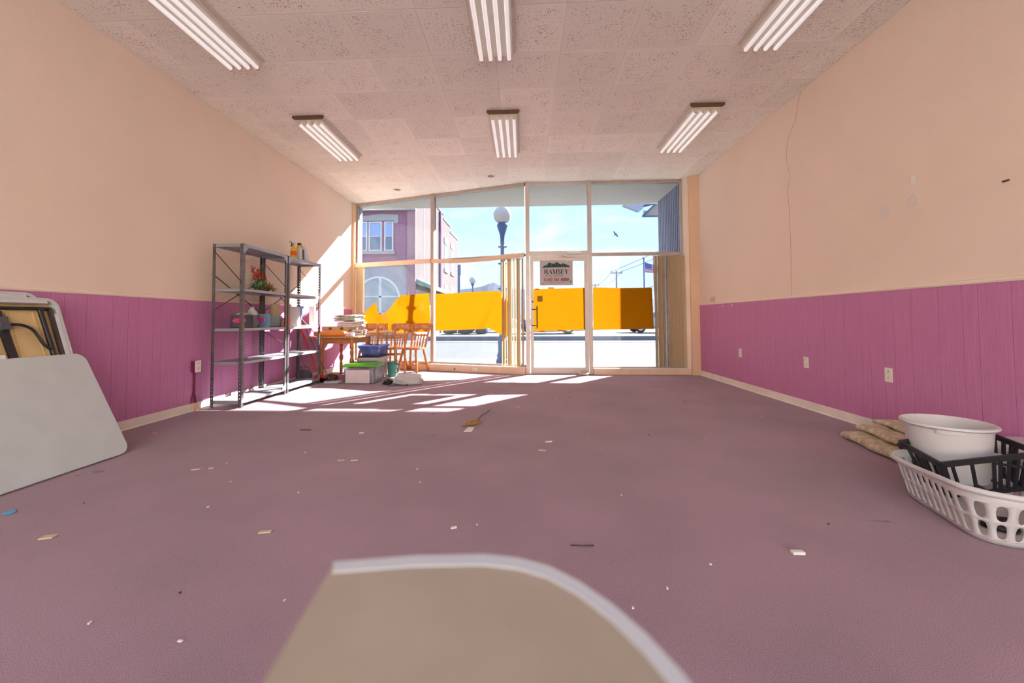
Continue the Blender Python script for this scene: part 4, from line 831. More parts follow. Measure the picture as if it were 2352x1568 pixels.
for x0, x1, z, ma, lab in ((0.225, 0.30, 1.527, 'tapeo', 'orange tape at the upper left corner of the door paper'), (0.455, 0.57, 1.548, 'tapey', 'yellow tape at the top edge of the door paper'), (0.30, 0.39, 0.765, 'tapeo', 'orange tape at the bottom left of the door paper'), (0.63, 0.73, 0.777, 'tapeo', 'orange tape at the bottom middle of the door paper')):
    one('tape_strip', MB().box((x0, 7.681, z-0.012), (x1, 7.6835, z+0.012)), ma, lab, 'tape', 'tape strips holding the door paper')
one('window_sticker', MB().box((0.262, 7.682, 1.30), (0.360, 7.6845, 1.405)), mat('olive sticker', (0.33, 0.20, 0.01), 0.6), 'square olive sticker on the orange door paper', 'sticker')

sg = thing('door_sign', 'grey real estate sign with green mountains hung inside the door glass', 'sign', (0.605, 7.665, 1.585))
SX0, SX1, SZ0, SZ1 = 0.315, 0.905, 1.595, 2.045; SY = 7.664
MB().box((SX0, SY, SZ0), (SX1, SY+0.004, SZ1)).build('board', 'sign', sg)
def sxz(px, py): return SX0+(px-105)/(1805-105)*(SX1-SX0), SZ1-(py-140)/(1450-140)*(SZ1-SZ0)
def flat(poly, ma, nm, d=0.0008):
    return MB().prism([(sxz(*p)[0], SY-d, sxz(*p)[1]) for p in poly], (0, d*0.5, 0)).build(nm, ma, sg)
flat([(225, 530), (330, 420), (400, 375), (450, 385), (520, 310), (600, 235), (660, 300), (740, 285), (810, 330), (900, 270), (985, 230), (1080, 290), (1170, 360), (1290, 290), (1420, 345), (1580, 400), (1675, 490), (1640, 505), (900, 505)], 'darkgreen', 'mountain_logo')
for k, poly in enumerate(([(300, 500), (430, 400), (590, 265), (560, 380), (470, 500)], [(620, 495), (640, 340), (730, 310), (780, 360), (760, 440)], [(830, 480), (880, 310), (985, 250), (960, 370), (900, 470)], [(1010, 300), (1100, 370), (1140, 460), (1020, 470)], [(1200, 370), (1290, 310), (1400, 420), (1390, 470), (1180, 455)], [(1420, 400), (1560, 420), (1620, 480), (1450, 470)])):
    flat(poly, 'greenink', 'mountain_facet', 0.0016)
# broad-nib lettering: strokes on a 0..1 square, '.' lists are polylines
ar = lambda cx, cy, rx, ry, a0, a1, n=10: [(cx+rx*math.cos(math.radians(a0+(a1-a0)*i/n)), cy+ry*math.sin(math.radians(a0+(a1-a0)*i/n))) for i in range(n+1)]
G = {
 'R': (0.78, [[(0.12, 0), (0.12, 1)], [(0.12, 0.98), (0.40, 0.98)]+ar(0.42, 0.75, 0.23, 0.23, 90, -90)+[(0.12, 0.50)], [(0.38, 0.5), (0.70, 0)]], [(0.0, 0.26, 0), (0.0, 0.2, 1), (0.62, 0.82, 0)]),
 'A': (0.82, [[(0.40, 0.97), (0.72, 0)], [(0.20, 0.33), (0.60, 0.33)]], [(0.0, 0.2, 0), (0.58, 0.84, 0)], [[(0.08, 0), (0.40, 1)]]),
 'M': (1.0, [[(0.14, 1), (0.50, 0.02)], [(0.86, 0), (0.86, 1)]], [(0.0, 0.22, 0), (0.74, 0.98, 0), (0.02, 0.16, 1), (0.86, 0.98, 1)], [[(0.11, 0), (0.13, 1)], [(0.48, 0.0), (0.84, 1)]]),
 'S': (0.62, [ar(0.30, 0.76, 0.22, 0.22, 30, 240, 12)+ar(0.30, 0.25, 0.24, 0.25, 60, -150, 12)], [], [[(0.50, 0.70), (0.51, 0.97)], [(0.06, 0.03), (0.07, 0.32)]]),
 'E': (0.68, [[(0.13, 0), (0.13, 1)], [(0.13, 0.98), (0.56, 0.98)], [(0.13, 0.52), (0.44, 0.52)], [(0.13, 0.02), (0.58, 0.02)]], [(0.0, 0.2, 0), (0.0, 0.2, 1)], [[(0.56, 1), (0.57, 0.76)], [(0.58, 0), (0.60, 0.26)], [(0.44, 0.42), (0.44, 0.62)]]),
 'Y': (0.82, [[(0.14, 1), (0.42, 0.46)], [(0.42, 0), (0.42, 0.48)]], [(0.0, 0.28, 1), (0.60, 0.84, 1), (0.28, 0.56, 0)], [[(0.44, 0.46), (0.70, 1)]]),
 'L': (0.64, [[(0.13, 0), (0.13, 1)], [(0.13, 0.02), (0.56, 0.02)]], [(0.0, 0.26, 0), (0.0, 0.26, 1)], [[(0.56, 0), (0.58, 0.28)]]),
 'T': (0.72, [[(0.36, 0), (0.36, 1)], [(0.06, 0.98), (0.66, 0.98)]], [(0.22, 0.50, 0)], [[(0.06, 1), (0.05, 0.74)], [(0.66, 1), (0.67, 0.74)]]),
 '(': (0.34, [ar(0.42, 0.46, 0.30, 0.66, 120, 240)], []), ')': (0.34, [ar(-0.08, 0.46, 0.30, 0.66, 60, -60)], []),
 '5': (0.56, [[(0.14, 0.97), (0.12, 0.56)], [(0.14, 0.95), (0.46, 0.95)], [(0.12, 0.58)]+ar(0.24, 0.31, 0.21, 0.30, 90, -140)], []),
 '4': (0.58, [[(0.38, 0), (0.38, 1)], [(0.04, 0.28), (0.52, 0.28)]], [(0.28, 0.50, 0)], [[(0.05, 0.28), (0.37, 0.98)]]),
 '0': (0.58, [ar(0.27, 0.5, 0.20, 0.49, 0, 360, 20)], []),
 '2': (0.56, [ar(0.24, 0.74, 0.19, 0.24, 160, -30)+[(0.10, 0.06)], [(0.06, 0.05), (0.48, 0.05)]], [], [[(0.48, 0.04), (0.50, 0.24)]]),
 '6': (0.58, [[(0.42, 0.97)]+ar(0.28, 0.40, 0.21, 0.45, 110, 190, 6), ar(0.28, 0.31, 0.20, 0.30, 0, 360, 18)], []),
 '1': (0.46, [[(0.24, 0), (0.24, 1)]], [(0.10, 0.38, 0)], [[(0.10, 0.84), (0.24, 0.98)]]),
 '8': (0.58, [ar(0.27, 0.75, 0.17, 0.23, 0, 360, 16), ar(0.27, 0.27, 0.20, 0.27, 0, 360, 18)], []),
 '-': (0.40, [[(0.06, 0.38), (0.34, 0.38)]], []), ' ': (0.36, [], []),
}
def write(text, px0, px1, py_base, py_top, ma, nm, nib=0.17, gap=0.10, thin=0.05):
    tot = sum(G[c][0]+gap for c in text)-gap; k = (px1-px0)/tot; H = py_base-py_top; x = px0
    for c in text:
        g = G[c]; mb = MB()
        def P(a, b): return sxz(x+a*k, py_base-b*H)
        def seg(p, q, nb):
            (xa, za), (xb, zb) = P(*p), P(*q); hw = nb*k*0.5/(1805-105)*(SX1-SX0); ht = thin*H*0.5/(1450-140)*(SZ1-SZ0)
            pts = [(xa-hw, za-ht), (xa+hw, za-ht), (xa+hw, za+ht), (xa-hw, za+ht), (xb-hw, zb-ht), (xb+hw, zb-ht), (xb+hw, zb+ht), (xb-hw, zb+ht)]
            # convex hull of the two nib stamps
            pts = sorted(set((round(a, 6), round(b, 6)) for a, b in pts)); hull = []
            for it in (pts, pts[::-1]):
                h_ = []
                for q_ in it:
                    while len(h_) >= 2 and (h_[-1][0]-h_[-2][0])*(q_[1]-h_[-2][1])-(h_[-1][1]-h_[-2][1])*(q_[0]-h_[-2][0]) <= 0: h_.pop()
                    h_.append(q_)
                hull += h_[:-1]
            mb.prism([(a, SY-0.0012, b) for a, b in hull], (0, 0.0007, 0))
        for pl_ in g[1]:
            for p, q in zip(pl_[:-1], pl_[1:]): seg(p, q, nib)
        for pl_ in (g[3] if len(g) > 3 else []):
            for p, q in zip(pl_[:-1], pl_[1:]): seg(p, q, 0.05)
        for a, b, yy in g[2]: seg((a, yy+(0.015 if yy == 0 else -0.015)), (b, yy+(0.015 if yy == 0 else -0.015)), 0.01)
        if mb.v: mb.build(nm, ma, sg)
        x += (g[0]+gap)*k
write('RAMSEY', 335, 1580, 845, 615, 'ink', 'letter', nib=0.19, gap=0.08)
write('REAL ESTATE', 395, 1310, 985, 905, 'greyink', 'letter', nib=0.20, gap=0.22, thin=0.10)
write('(540) 261-8888', 305, 1615, 1225, 1070, 'redink', 'digit', nib=0.17, gap=0.05, thin=0.07)
tx = bpy.data.curves.new('web_address', 'FONT'); tx.body = 'RamseyRealEstateServices.com'; tx.size = 0.022; tx.align_x = 'CENTER'; tx.extrude = 0.0003
to = bpy.data.objects.new('web_address', tx); C.objects.link(to)
x_, z_ = sxz(965, 1322); to.rotation_euler = (math.pi/2, 0, 0); to.location = (x_, SY-0.001, z_)
dg = bpy.context.evaluated_depsgraph_get(); me = bpy.data.meshes.new_from_object(to.evaluated_get(dg)); bpy.data.objects.remove(to)
wo = bpy.data.objects.new('web_address', me); C.objects.link(wo); me.materials.clear(); me.materials.append(M['redink'])
wo.parent = sg; wo.rotation_euler = (math.pi/2, 0, 0); wo.location = Vector((x_, SY-0.001, z_))-sg.location
wd = wo.dimensions.x if wo.dimensions.x > 0 else 0.37
wo.scale = (0.372/max(wd, 0.01), 1, 1)
for px, py in ((195, 1360), (295, 1360)): flat([(px-22, py-22), (px+22, py-22), (px+22, py+22), (px-22, py+22)], 'greyink', 'print_mark')
flat([(1660, 1215), (1745, 1225), (1740, 1290), (1700, 1270), (1690, 1320), (1660, 1325)], 'greyink', 'print_mark')
for px in (325, 420, 1465, 1555):
    x, z = sxz(px, 195); MB().lathe([(0.006, 0), (0.001, 0.001)], (x, SY-0.0005, z), (0, -1, 0), n=8).build('eyelet', 'paper', sg)

# ================================================================== VERTICAL BLINDS AND VALANCES
def blinds(name, label, pts, z0, z1, w_=0.089):
    """pts: list of (x, y, facing angle of the slat in plan)"""
    cx = sum(p[0] for p in pts)/len(pts); cy = sum(p[1] for p in pts)/len(pts)
    t = thing(name, label, 'blind', (cx, cy, z0))
    for (x, y, a) in pts:
        d = Vector((math.cos(a), math.sin(a), 0)); n_ = Vector((-d.y, d.x, 0))
        mb = MB().grid(lambda u, v_: Vector((x, y, z0+(z1-z0)*v_)) + d*(u-0.5)*w_ + n_*0.008*(1-(2*u-1)**2), 4, 1)
        s = mb.build('slat', 'slat', t, smooth=True)
    return t
pts = [(-3.50+0.030*k, yl(-3.50+0.030*k)-0.10, math.radians(-17 + 6*math.sin(k*2))) for k in range(0, 6)]
blinds('vertical_blind', 'beige vertical blind bunched at the left wall corner', [( -3.54+0.045*k, yl(-3.54+0.045*k)-0.09-0.004*k, math.radians(-19)) for k in range(5)], 0.62, 2.10)
pts = []
for k in range(10):
    x = -0.36+0.040*k; a = math.radians([60, 75, 82, 40, 85, 70, 84, 50, 80, 72][k]); pts.append((x, yl(x)-0.115, a))
blinds('vertical_blind', 'beige vertical blind bunched between the window and the door', pts, 0.14, 2.09)
pts = []
for k in range(11):
    x = 2.36+0.048*k; a = math.radians([38, 50, 28, 44, 58, 30, 15, 8, 10, 6, 12][k]); pts.append((x, 7.608, a))
blinds('vertical_blind', 'beige vertical blind bunched in front of the right hand window', pts, 0.135, 2.10)
one('control_wand', MB().tube([(2.325, 7.625, 2.10), (2.33, 7.625, 1.7), (2.345, 7.625, 1.3), (2.36, 7.63, 1.0)], 0.006, n=6), 'steel', 'grey control wand hanging beside the right hand blind', 'wand')
one('blind_valance', slant_box(-3.58, -1.79, 2.098, 2.190, 0.07, 0.10), 'sill', 'straight peach valance rail across the left window', 'valance', bevel=0.003)
def sag(x):
    u = (x+1.76)/1.83; return -0.045*math.sin(math.pi*min(1, max(0, u))**0.9)*(1-0.35*u)
vm = MB()
vs = []; n = 20
for i in range(n+1):
    x = -1.76+1.82*i/n; dz = sag(x); tw = 0.02*math.sin(math.pi*i/n)
    vs.append([LP(x, 2.102+dz, 0.10+tw), LP(x, 2.186+dz, 0.10-tw), LP(x, 2.186+dz, 0.085-tw), LP(x, 2.102+dz, 0.085+tw)])
for i in range(n): vm.hexa([vs[i][0], vs[i+1][0], vs[i+1][3], vs[i][3], vs[i][1], vs[i+1][1], vs[i+1][2], vs[i][2]])
one('blind_valance', vm, 'sill', 'sagging peach valance rail across the window beside the door', 'valance')
one('blind_headrail', MB().tube([LP(-1.70, 2.150, 0.06), LP(-1.1, 2.128, 0.06), LP(-0.75, 2.148, 0.06), LP(-0.1, 2.188, 0.06)], 0.009, n=6), 'white', 'thin white rod above the sagging valance', 'rod')

# ================================================================== OUTLETS AND WALL FITTINGS
def outlet(x, s, y, z, label):
    t = thing('wall_outlet', label, 'outlet', (x+s*0.008, y, z), 0, 'ivory wall outlets')
    MB().box((x+s*0.008, y-0.037, z-0.06), (x+s*0.014, y+0.037, z+0.06)).build('cover_plate', 'outlet', t, bevel=0.002)
    for dz in (-0.027, 0.027):
        r_ = MB().lathe([(0.017, 0), (0.016, 0.002), (0.001, 0.002)], (x+s*0.0135, y, z+dz), (s, 0, 0), n=14).build('receptacle', 'outlet', t)
        for dy in (-0.006, 0.006): MB().box((x+s*0.0155, y+dy-0.0015, z+dz), (x+s*0.0165, y+dy+0.0015, z+dz+0.009)).build('slot', 'slot', r_)
        MB().box((x+s*0.0155, y-0.002, z+dz-0.010), (x+s*0.0165, y+0.002, z+dz-0.006)).build('slot', 'slot', r_)
    return t
outlet(XR, -1, 6.165, 0.495, 'smallest outlet on the right wall, nearest the column')
outlet(XR, -1, 4.769, 0.502, 'middle outlet of three on the right wall')
outlet(XR, -1, 3.732, 0.501, 'largest outlet on the right wall, nearest the laundry basket')
t = thing('surface_outlet', 'ivory outlet on a maroon box with conduit down the left wall', 'outlet', (XL, 4.49, 0.42), 0)
MB().box((XL+0.008, 4.452, 0.428), (XL+0.055, 4.528, 0.548)).build('outlet_box', 'conduit', t, bevel=0.003)
MB().box((XL+0.055, 4.449, 0.425), (XL+0.062, 4.531, 0.551)).build('cover_plate', 'outlet', t, bevel=0.002)
for dz in (-0.027, 0.027):
    for dy in (-0.007, 0.007): MB().box((XL+0.062, 4.49+dy-0.0025, 0.488+dz), (XL+0.0632, 4.49+dy+0.0025, 0.488+dz+0.012)).build('slot', 'slot', t)
MB().tube([(XL+0.02, 4.49, 0.43), (XL+0.02, 4.49, 0.20), (XL+0.02, 4.505, 0.14), (XL+0.02, 4.515, 0.09)], 0.010, n=8).build('conduit', 'conduit', t, smooth=True)
MB().tube([(XL+0.014, 4.485, 0.20), (XL+0.014, 4.465, 0.14), (XL+0.014, 4.458, 0.09)], 0.007, n=8).build('conduit', 'conduit', t, smooth=True)
MB().box((XL+0.012, 4.47, 0.0), (XL+0.035, 4.525, 0.088)).build('conduit_foot', 'column', t)
t = thing('thermostat', 'small yellowed control plate above the chair rail by the column', 'thermostat', (XR, 7.0, 1.25))
MB().box((XR-0.012, 6.93, 1.252), (XR, 7.08, 1.335)).build('control_plate', mat('yellowed ivory', (0.66, 0.54, 0.28), 0.5), t, bevel=0.003)
for k in range(5): MB().box((XR-0.0135, 6.955+k*0.024, 1.285), (XR-0.012, 6.965+k*0.024, 1.292)).build('slot', 'slot', t)
for y, lab in ((6.72, 'small white hook on the orchid panelling, farther from the column'), (6.42, 'tiny white hook on the orchid panelling, second from the column')):
    pass
for y, zz, hh, lab in ((6.66, 1.185, 0.025, 'short white paper tab stuck below the chair rail near the column'), (6.37, 1.190, 0.035, 'longer white paper tab stuck below the chair rail')):
    one('paper_tab', MB().box((XR-0.010, y-0.008, zz-hh), (XR-0.0085, y+0.008, zz)), 'paper', lab, 'tab')
t = thing('sill_outlet', 'cream outlet plate set in the sill left of the door', 'outlet', (-0.84, 7.8, 0.05))
pz = slant_box(-0.90, -0.80, 0.025, 0.085, 0.150, 0.156); pz.build('cover_plate', 'outlet', t)
q = LP(-0.88, 0.05, 0.157); MB().box(q-Vector((0.004, 0.002, 0.004)), q+Vector((0.004, 0.002, 0.008))).build('slot', 'slot', t)
q = LP(-1.25, 0.05, 0.150); one('cable_plug', MB().lathe([(0.016, 0), (0.014, 0.006), (0.001, 0.007)], q, (NL.x, NL.y, 0), n=12), 'black', 'round dark cable hole plug in the sill below the orange sheet', 'plug')

# ================================================================== FOLDING TABLES leaning on the left wall
def smooth_path(p, k=5):
    p = [Vector(q) for q in p]; o_ = []
    for i in range(len(p)-1):
        a, b, c, d = p[max(i-1, 0)], p[i], p[i+1], p[min(i+2, len(p)-1)]
        for j in range(k):
            t_ = j/k; o_.append(0.5*((2*b)+(c-a)*t_+(2*a-5*b+4*c-d)*t_**2+(3*b-a-3*c+d)*t_**3))
    return o_+[p[-1]]
def rrect(w_, h, r, n=6):
    pts = []
    for cx, cy, a0 in ((w_-r, r, -90), (w_-r, h-r, 0), (r, h-r, 90), (r, r, 180)):
        for k in range(n+1):
            a = math.radians(a0+90*k/n); pts.append((cx+r*math.cos(a), cy+r*math.sin(a)))
    return pts
def lean_frame(p0, along, upv):
    """local frame: u along the floor edge, v up the lean, w out of the face into the room"""
    u = Vector(along).normalized(); v_ = Vector(upv).normalized(); w_ = v_.cross(u).normalized()
    if w_.x < 0: w_ = -w_
    p0 = Vector(p0)
    return lambda a, b, c=0.0: p0+u*a+v_*b+w_*c
# front table: pale grey top faces the room
F = lean_frame((-2.945, 3.075, 0.012), (0, -1, 0), (-0.405, 0, 0.755))
t = thing('folding_table', 'pale grey plastic folding table leaning in front, top facing the room', 'table', (-3.0, 2.3, 0))
pts = rrect(1.83, 0.835, 0.075, 8)
MB().prism([F(a, b, -0.030) for a, b in pts], F(0, 0, 0)-F(0, 0, -0.030)).build('tabletop', 'greytop', t, bevel=0.005)
pin = [(0.02+(a)*(1.79/1.83), 0.02+b*(0.795/0.835)) for a, b in pts]
MB().prism([F(a, b, -0.044) for a, b in pin], F(0, 0, -0.031)-F(0, 0, -0.044)).build('skirt', 'greyrail', t)
def ft_back(p0, yr, hgt, wid, lab, px):
    F = lean_frame(p0, (0, -1, 0), (-0.34, 0, 1.0))
    t = thing('folding_table', lab, 'table', (p0[0], p0[1]-wid/2, 0))
    pts = rrect(wid, hgt, 0.075, 8)
    MB().prism([F(a, b, -0.045) for a, b in pts], F(0, 0, -0.034)-F(0, 0, -0.045)).build('tabletop', 'greytop', t, bevel=0.003)
    # rim around the underside
    ins = 0.018
    for (q0, q1) in zip(pts, pts[1:]+pts[:1]):
        pass
    inner = [(ins+a*(wid-2*ins)/wid, ins+b*(hgt-2*ins)/hgt) for a, b in pts]
    mb = MB(); k = len(pts)
    for i in range(k):
        j = (i+1) % k
        mb.hexa([F(*pts[i], -0.034), F(*pts[j], -0.034), F(*inner[j], -0.034), F(*inner[i], -0.034), F(*pts[i], 0.012), F(*pts[j], 0.012), F(*inner[j], 0.012), F(*inner[i], 0.012)])
    mb.build('rim', 'greytop', t)
    MB().prism([F(a, b, -0.034) for a, b in inner], F(0, 0, -0.028)-F(0, 0, -0.034)).build('underside', 'underside', t)
    for a in (0.14, 0.30, 0.46):
        for b_ in (0.012, -0.012): MB().beam(F(a+b_, 0.08, -0.026), F(a+b_, hgt-0.10, -0.026), 0.012, 0.008, (1, 0, 0.4)).build('rib', 'underside', t)
    for b_ in (0.55, 0.75, 0.95): MB().beam(F(0.05, b_, -0.027), F(wid-0.05, b_, -0.027), 0.010, 0.006, (1, 0, 0.4)).build('rib', 'underside', t)
    MB().beam(F(0.075, hgt-0.032, 0.003), F(wid-0.075, hgt-0.032, 0.003), 0.024, 0.024, (1, 0, 0.4)).build('edge_rail', 'greyrail', t)
    for a in (0.032, wid-0.032): MB().beam(F(a, 0.10, 0.002), F(a, hgt-0.12, 0.002), 0.022, 0.020, (1, 0, 0.4)).build('edge_rail', 'greyrail', t)
    for a in (0.055, wid-0.055): MB().beam(F(a, 0.08, -0.010), F(a, hgt-0.07, -0.010), 0.016, 0.026, (1, 0, 0.4)).build('frame_channel', 'darksteel', t)
    # folded leg frame
    zl = -0.012
    MB().cyl(F(0.045, hgt-0.075, zl), F(wid-0.045, hgt-0.075, zl), 0.012, n=10).build('leg_crossbar', 'blacksteel', t, smooth=True)
    for a in (0.115, wid-0.155): MB().cyl(F(a, hgt-0.08, zl), F(a-0.02*(a < 0.3), 0.30, zl), 0.015, n=10).build('leg', 'blacksteel', t, smooth=True)
    am = wid*0.60
    MB().beam(F(am, hgt-0.10, zl), F(am-0.05, 0.40, zl), 0.045, 0.022, (1, 0, 0.4)).build('brace_arm', 'blacksteel', t, bevel=0.003)
    MB().box((0, 0, 0), (0.001, 0.001, 0.001)) 
    br_ = [F(am-0.01, hgt-0.20, zl+0.014), F(am-0.10, hgt-0.20, zl+0.014), F(am-0.17, hgt-0.24, zl+0.012), F(0.16, hgt-0.34, zl+0.008), F(0.118, hgt-0.385, zl+0.004)]
    MB().tube(smooth_path(br_), 0.010, n=8).build('curved_strut', 'blacksteel', t, smooth=True)
    br_ = [F(am+0.01, hgt-0.20, zl+0.014), F(am+0.10, hgt-0.20, zl+0.014), F(wid-0.15, hgt-0.30, zl+0.004)]
    MB().tube(smooth_path(br_), 0.010, n=8).build('curved_strut', 'blacksteel', t, smooth=True)
    c = F(am-0.005, hgt-0.185, zl+0.02); MB().beam(F(am-0.005, hgt-0.145, zl+0.014), F(am-0.012, hgt-0.235, zl+0.014), 0.055, 0.03, (1, 0, 0.4)).build('locking_bracket', 'charcoal', t, bevel=0.003)
    st = MB().prism([F(wid-0.22, 0.66, 0.0), F(wid-0.09, 0.66, 0.0), F(wid-0.09, 0.80, 0.0), F(wid-0.22, 0.80, 0.0)], F(0, 0, 0.002)-F(0, 0, 0)); st.build('paper_label', 'paper', t)
    return t
ft_back((-3.105, 3.0, 0.012), 3.0, 1.205, 0.62, 'folding table showing its honey coloured underside, middle of the stack', 0)
ft_back((-3.168, 2.93, 0.012), 2.93, 1.245, 0.62, 'folding table at the back of the leaning stack, against the wall', 0)

# ================================================================== RIGHT FOREGROUND: basket, crate, tub, cloth, box
ba = Vector((0.255, 0.967, 0)); bb = Vector((0.967, -0.255, 0)); b0 = Vector((1.985, 1.965, 0.004))
BL, BW, BH = 0.60, 0.44, 0.215
t = thing('laundry_basket', 'white slotted laundry basket at the right edge of the picture', 'basket', tuple(b0+ba*BL/2+bb*BW/2))
def perim(s, e, r=0.10):
    """point at arc length fraction on the rounded rectangle grown by e"""
    L, W_ = BL+2*e, BW+2*e; r = r+e
    segs = [('l', (r, 0), (L-r, 0)), ('a', (L-r, r), -90), ('l', (L, r), (L, W_-r)), ('a', (L-r, W_-r), 0), ('l', (L-r, W_), (r, W_)), ('a', (r, W_-r), 90), ('l', (0, W_-r), (0, r)), ('a', (r, r), 180)]
    base = [('l', BL-0.2), ('a', 0.157), ('l', BW-0.2), ('a', 0.157), ('l', BL-0.2), ('a', 0.157), ('l', BW-0.2), ('a', 0.157)]
    tot = sum(q[1] for q in base); d = (s % 1.0)*tot
    for sg_, bs in zip(segs, base):
        if d <= bs[1] or sg_ is segs[-1]:
            f = min(1, d/bs[1])
            if sg_[0] == 'l': p = (sg_[1][0]+(sg_[2][0]-sg_[1][0])*f, sg_[1][1]+(sg_[2][1]-sg_[1][1])*f)
            else:
                a = math.radians(sg_[2]+90*f); p = (sg_[1][0]+r*math.cos(a), sg_[1][1]+r*math.sin(a))
            return b0+ba*(p[0]-e)+bb*(p[1]-e)
        d -= bs[1]
NS = 40
rise = lambda z: 0.055*(z/BH)**1.1
wm = MB(); fnb = lambda u, v_: perim(u, rise(v_))+Vector((0, 0, v_))
for k in range(NS):
    u_0, u_1 = k/NS, (k+1)/NS
    plain = (k % 10 in (0,)) and False
    for (va, vb, hole) in ((0, 0.020, 0), (0.020, 0.100, 1), (0.100, 0.185, 1), (0.185, BH, 0)):
        if hole: wm.holecell(fnb, u_0, u_1, va, vb, (u_1-u_0)*0.27, (vb-va)*0.42, n=12, pw=3.0)
        else: wm.add([fnb(u_0, va), fnb(u_1, va), fnb(u_1, vb), fnb(u_0, vb)], [(0, 1, 2, 3)])
wm.build('basket_wall', 'whiteplastic', t, weld=True, solid=0.004, smooth=True)
MB().prism([perim(k/NS, 0.0) for k in range(NS)], (0, 0, 0.004)).build('basket_floor', 'whiteplastic', t)
MB().tube([perim(k/NS, rise(BH)+0.008)+Vector((0, 0, BH+0.012*math.cos(4*math.pi*k/NS+0.6))) for k in range(NS)], 0.013, n=10, closed=True).build('basket_rim', 'whiteplastic', t, smooth=True)

ca = Vector((0.23, 0.973, 0.06)).normalized(); cb = Vector((0.960, -0.10, 0.16)).normalized(); cn = cb.cross(ca).normalized()
cn = cn if cn.z > 0 else -cn
c0 = Vector((2.115, 2.285, 0.245)); CL, CW, CD = 0.33, 0.44, 0.195
t = thing('black_crate', 'black open plastic crate tilted inside the laundry basket', 'crate', tuple(c0+ca*CL/2+cb*CW/2-cn*CD))
def K(a, b, c):   # the crate narrows towards its base
    f = min(1.0, -c/CD); return c0+ca*(CL/2+(a-CL/2)*(1-0.30*f))+cb*(CW/2+(b-CW/2)*(1-0.20*f))+cn*c
for p, q in ((K(0, 0, 0), K(CL, 0, 0)), (K(0, CW, 0), K(CL, CW, 0)), (K(0, 0, 0), K(0, CW, 0)), (K(CL, 0, 0), K(CL, CW, 0))):
    MB().beam(p-cn*0.010, q-cn*0.010, 0.014, 0.030, cn).build('rim_rail', 'black', t, bevel=0.003)
for p, q in ((K(0, 0, -CD), K(CL, 0, -CD)), (K(0, CW, -CD), K(CL, CW, -CD)), (K(0, 0, -CD), K(0, CW, -CD)), (K(CL, 0, -CD), K(CL, CW, -CD))):
    MB().beam(p, q, 0.012, 0.022, cn).build('base_rail', 'black', t)
for a in (0, CL):
    for b in (0, CW): MB().beam(K(a, b, -0.01), K(a, b, -CD), 0.030, 0.030, ca).build('corner_post', 'black', t)
for b in (0.05, 0.14, 0.24, 0.27, 0.31, 0.35, 0.39):
    for a in (0, CL): MB().beam(K(a, b, -0.02), K(a, b+0.015, -CD), 0.012, 0.010, ca).build('strut', 'black', t)
for a in (0.06, 0.13, 0.16, 0.21, 0.27):
    for b in (0, CW): MB().beam(K(a, b, -0.02), K(a, b, -CD), 0.012, 0.012, cb).build('strut', 'black', t)
MB().beam(K(0, 0.24, -0.035), K(0, CW, -0.09), 0.008, 0.012, cn).build('strut', 'black', t)
for b in (0.10, 0.22, 0.34): MB().beam(K(0, b, -CD), K(CL, b, -CD), 0.012, 0.008, cn).build('floor_strut', 'black', t)
one('white_tub', MB().lathe([(0.150, 0), (0.158, 0.006), (0.172, 0.17), (0.182, 0.285), (0.196, 0.287), (0.203, 0.294), (0.200, 0.304), (0.190, 0.307), (0.182, 0.299), (0.168, 0.17), (0.152, 0.012), (0.001, 0.010)], (2.40, 2.545, 0.089), n=40, cap=False), 'whiteplastic', 'round white plastic tub standing in the black crate', 'tub', smooth=True)
p_ = Vector((2.40, 2.545, 0.074)); 
tb = bpy.data.objects['white_tub']
hd = MB()
for i in range(9):
    a = math.radians(222+i*3.6); hd.add([], [])
a0, a1 = math.radians(215), math.radians(247)
pts_o = [(0.193*math.cos(a0+(a1-a0)*i/8), 0.193*math.sin(a0+(a1-a0)*i/8)) for i in range(9)]
pts_i = [(0.178*math.cos(a0+(a1-a0)*i/8), 0.178*math.sin(a0+(a1-a0)*i/8)) for i in range(9)]
mbh = MB()
for i in range(8):
    mbh.hexa([Vector((*pts_i[i], 0.267)), Vector((*pts_o[i], 0.267)), Vector((*pts_o[i+1], 0.267)), Vector((*pts_i[i+1], 0.267)), Vector((*pts_i[i], 0.288)), Vector((*pts_o[i], 0.288)), Vector((*pts_o[i+1], 0.288)), Vector((*pts_i[i+1], 0.288))])
mbh.build('grip_ledge', 'whiteplastic', tb, local=True)
# odds and ends in the basket
blob('glove', 'dark cloth crumpled in the bottom of the laundry basket', 'cloth', (2.20, 2.10, 0.010), 0.08, 0.06, 0.05, 'blackbag', 51, 0.3)
t = thing('bowl', 'pale blue bowl in the front corner of the laundry basket', 'bowl', (2.33, 2.00, 0.010))
MB().lathe([(0.04, 0), (0.06, 0.01), (0.085, 0.06), (0.082, 0.06), (0.055, 0.014), (0.001, 0.008)], (2.335, 2.01, 0.010), n=20, cap=False).build('bowl_body', mat('pale blue plastic', (0.36, 0.46, 0.60), 0.4), t, smooth=True)
t = thing('foam_box', 'white foam box with a stepped lid against the right wall', 'box', (2.93, 2.60, 0))
MB().box((2.83, 2.40, 0.0), (3.04, 2.78, 0.20)).build('box_body', 'whiteplastic', t, bevel=0.006)
MB().box((2.80, 2.37, 0.201), (3.05, 2.81, 0.235)).build('lid', 'whiteplastic', t, bevel=0.006)
MB().box((2.83, 2.41, 0.2355), (3.04, 2.77, 0.252)).build('lid_step', 'whiteplastic', t, bevel=0.004)
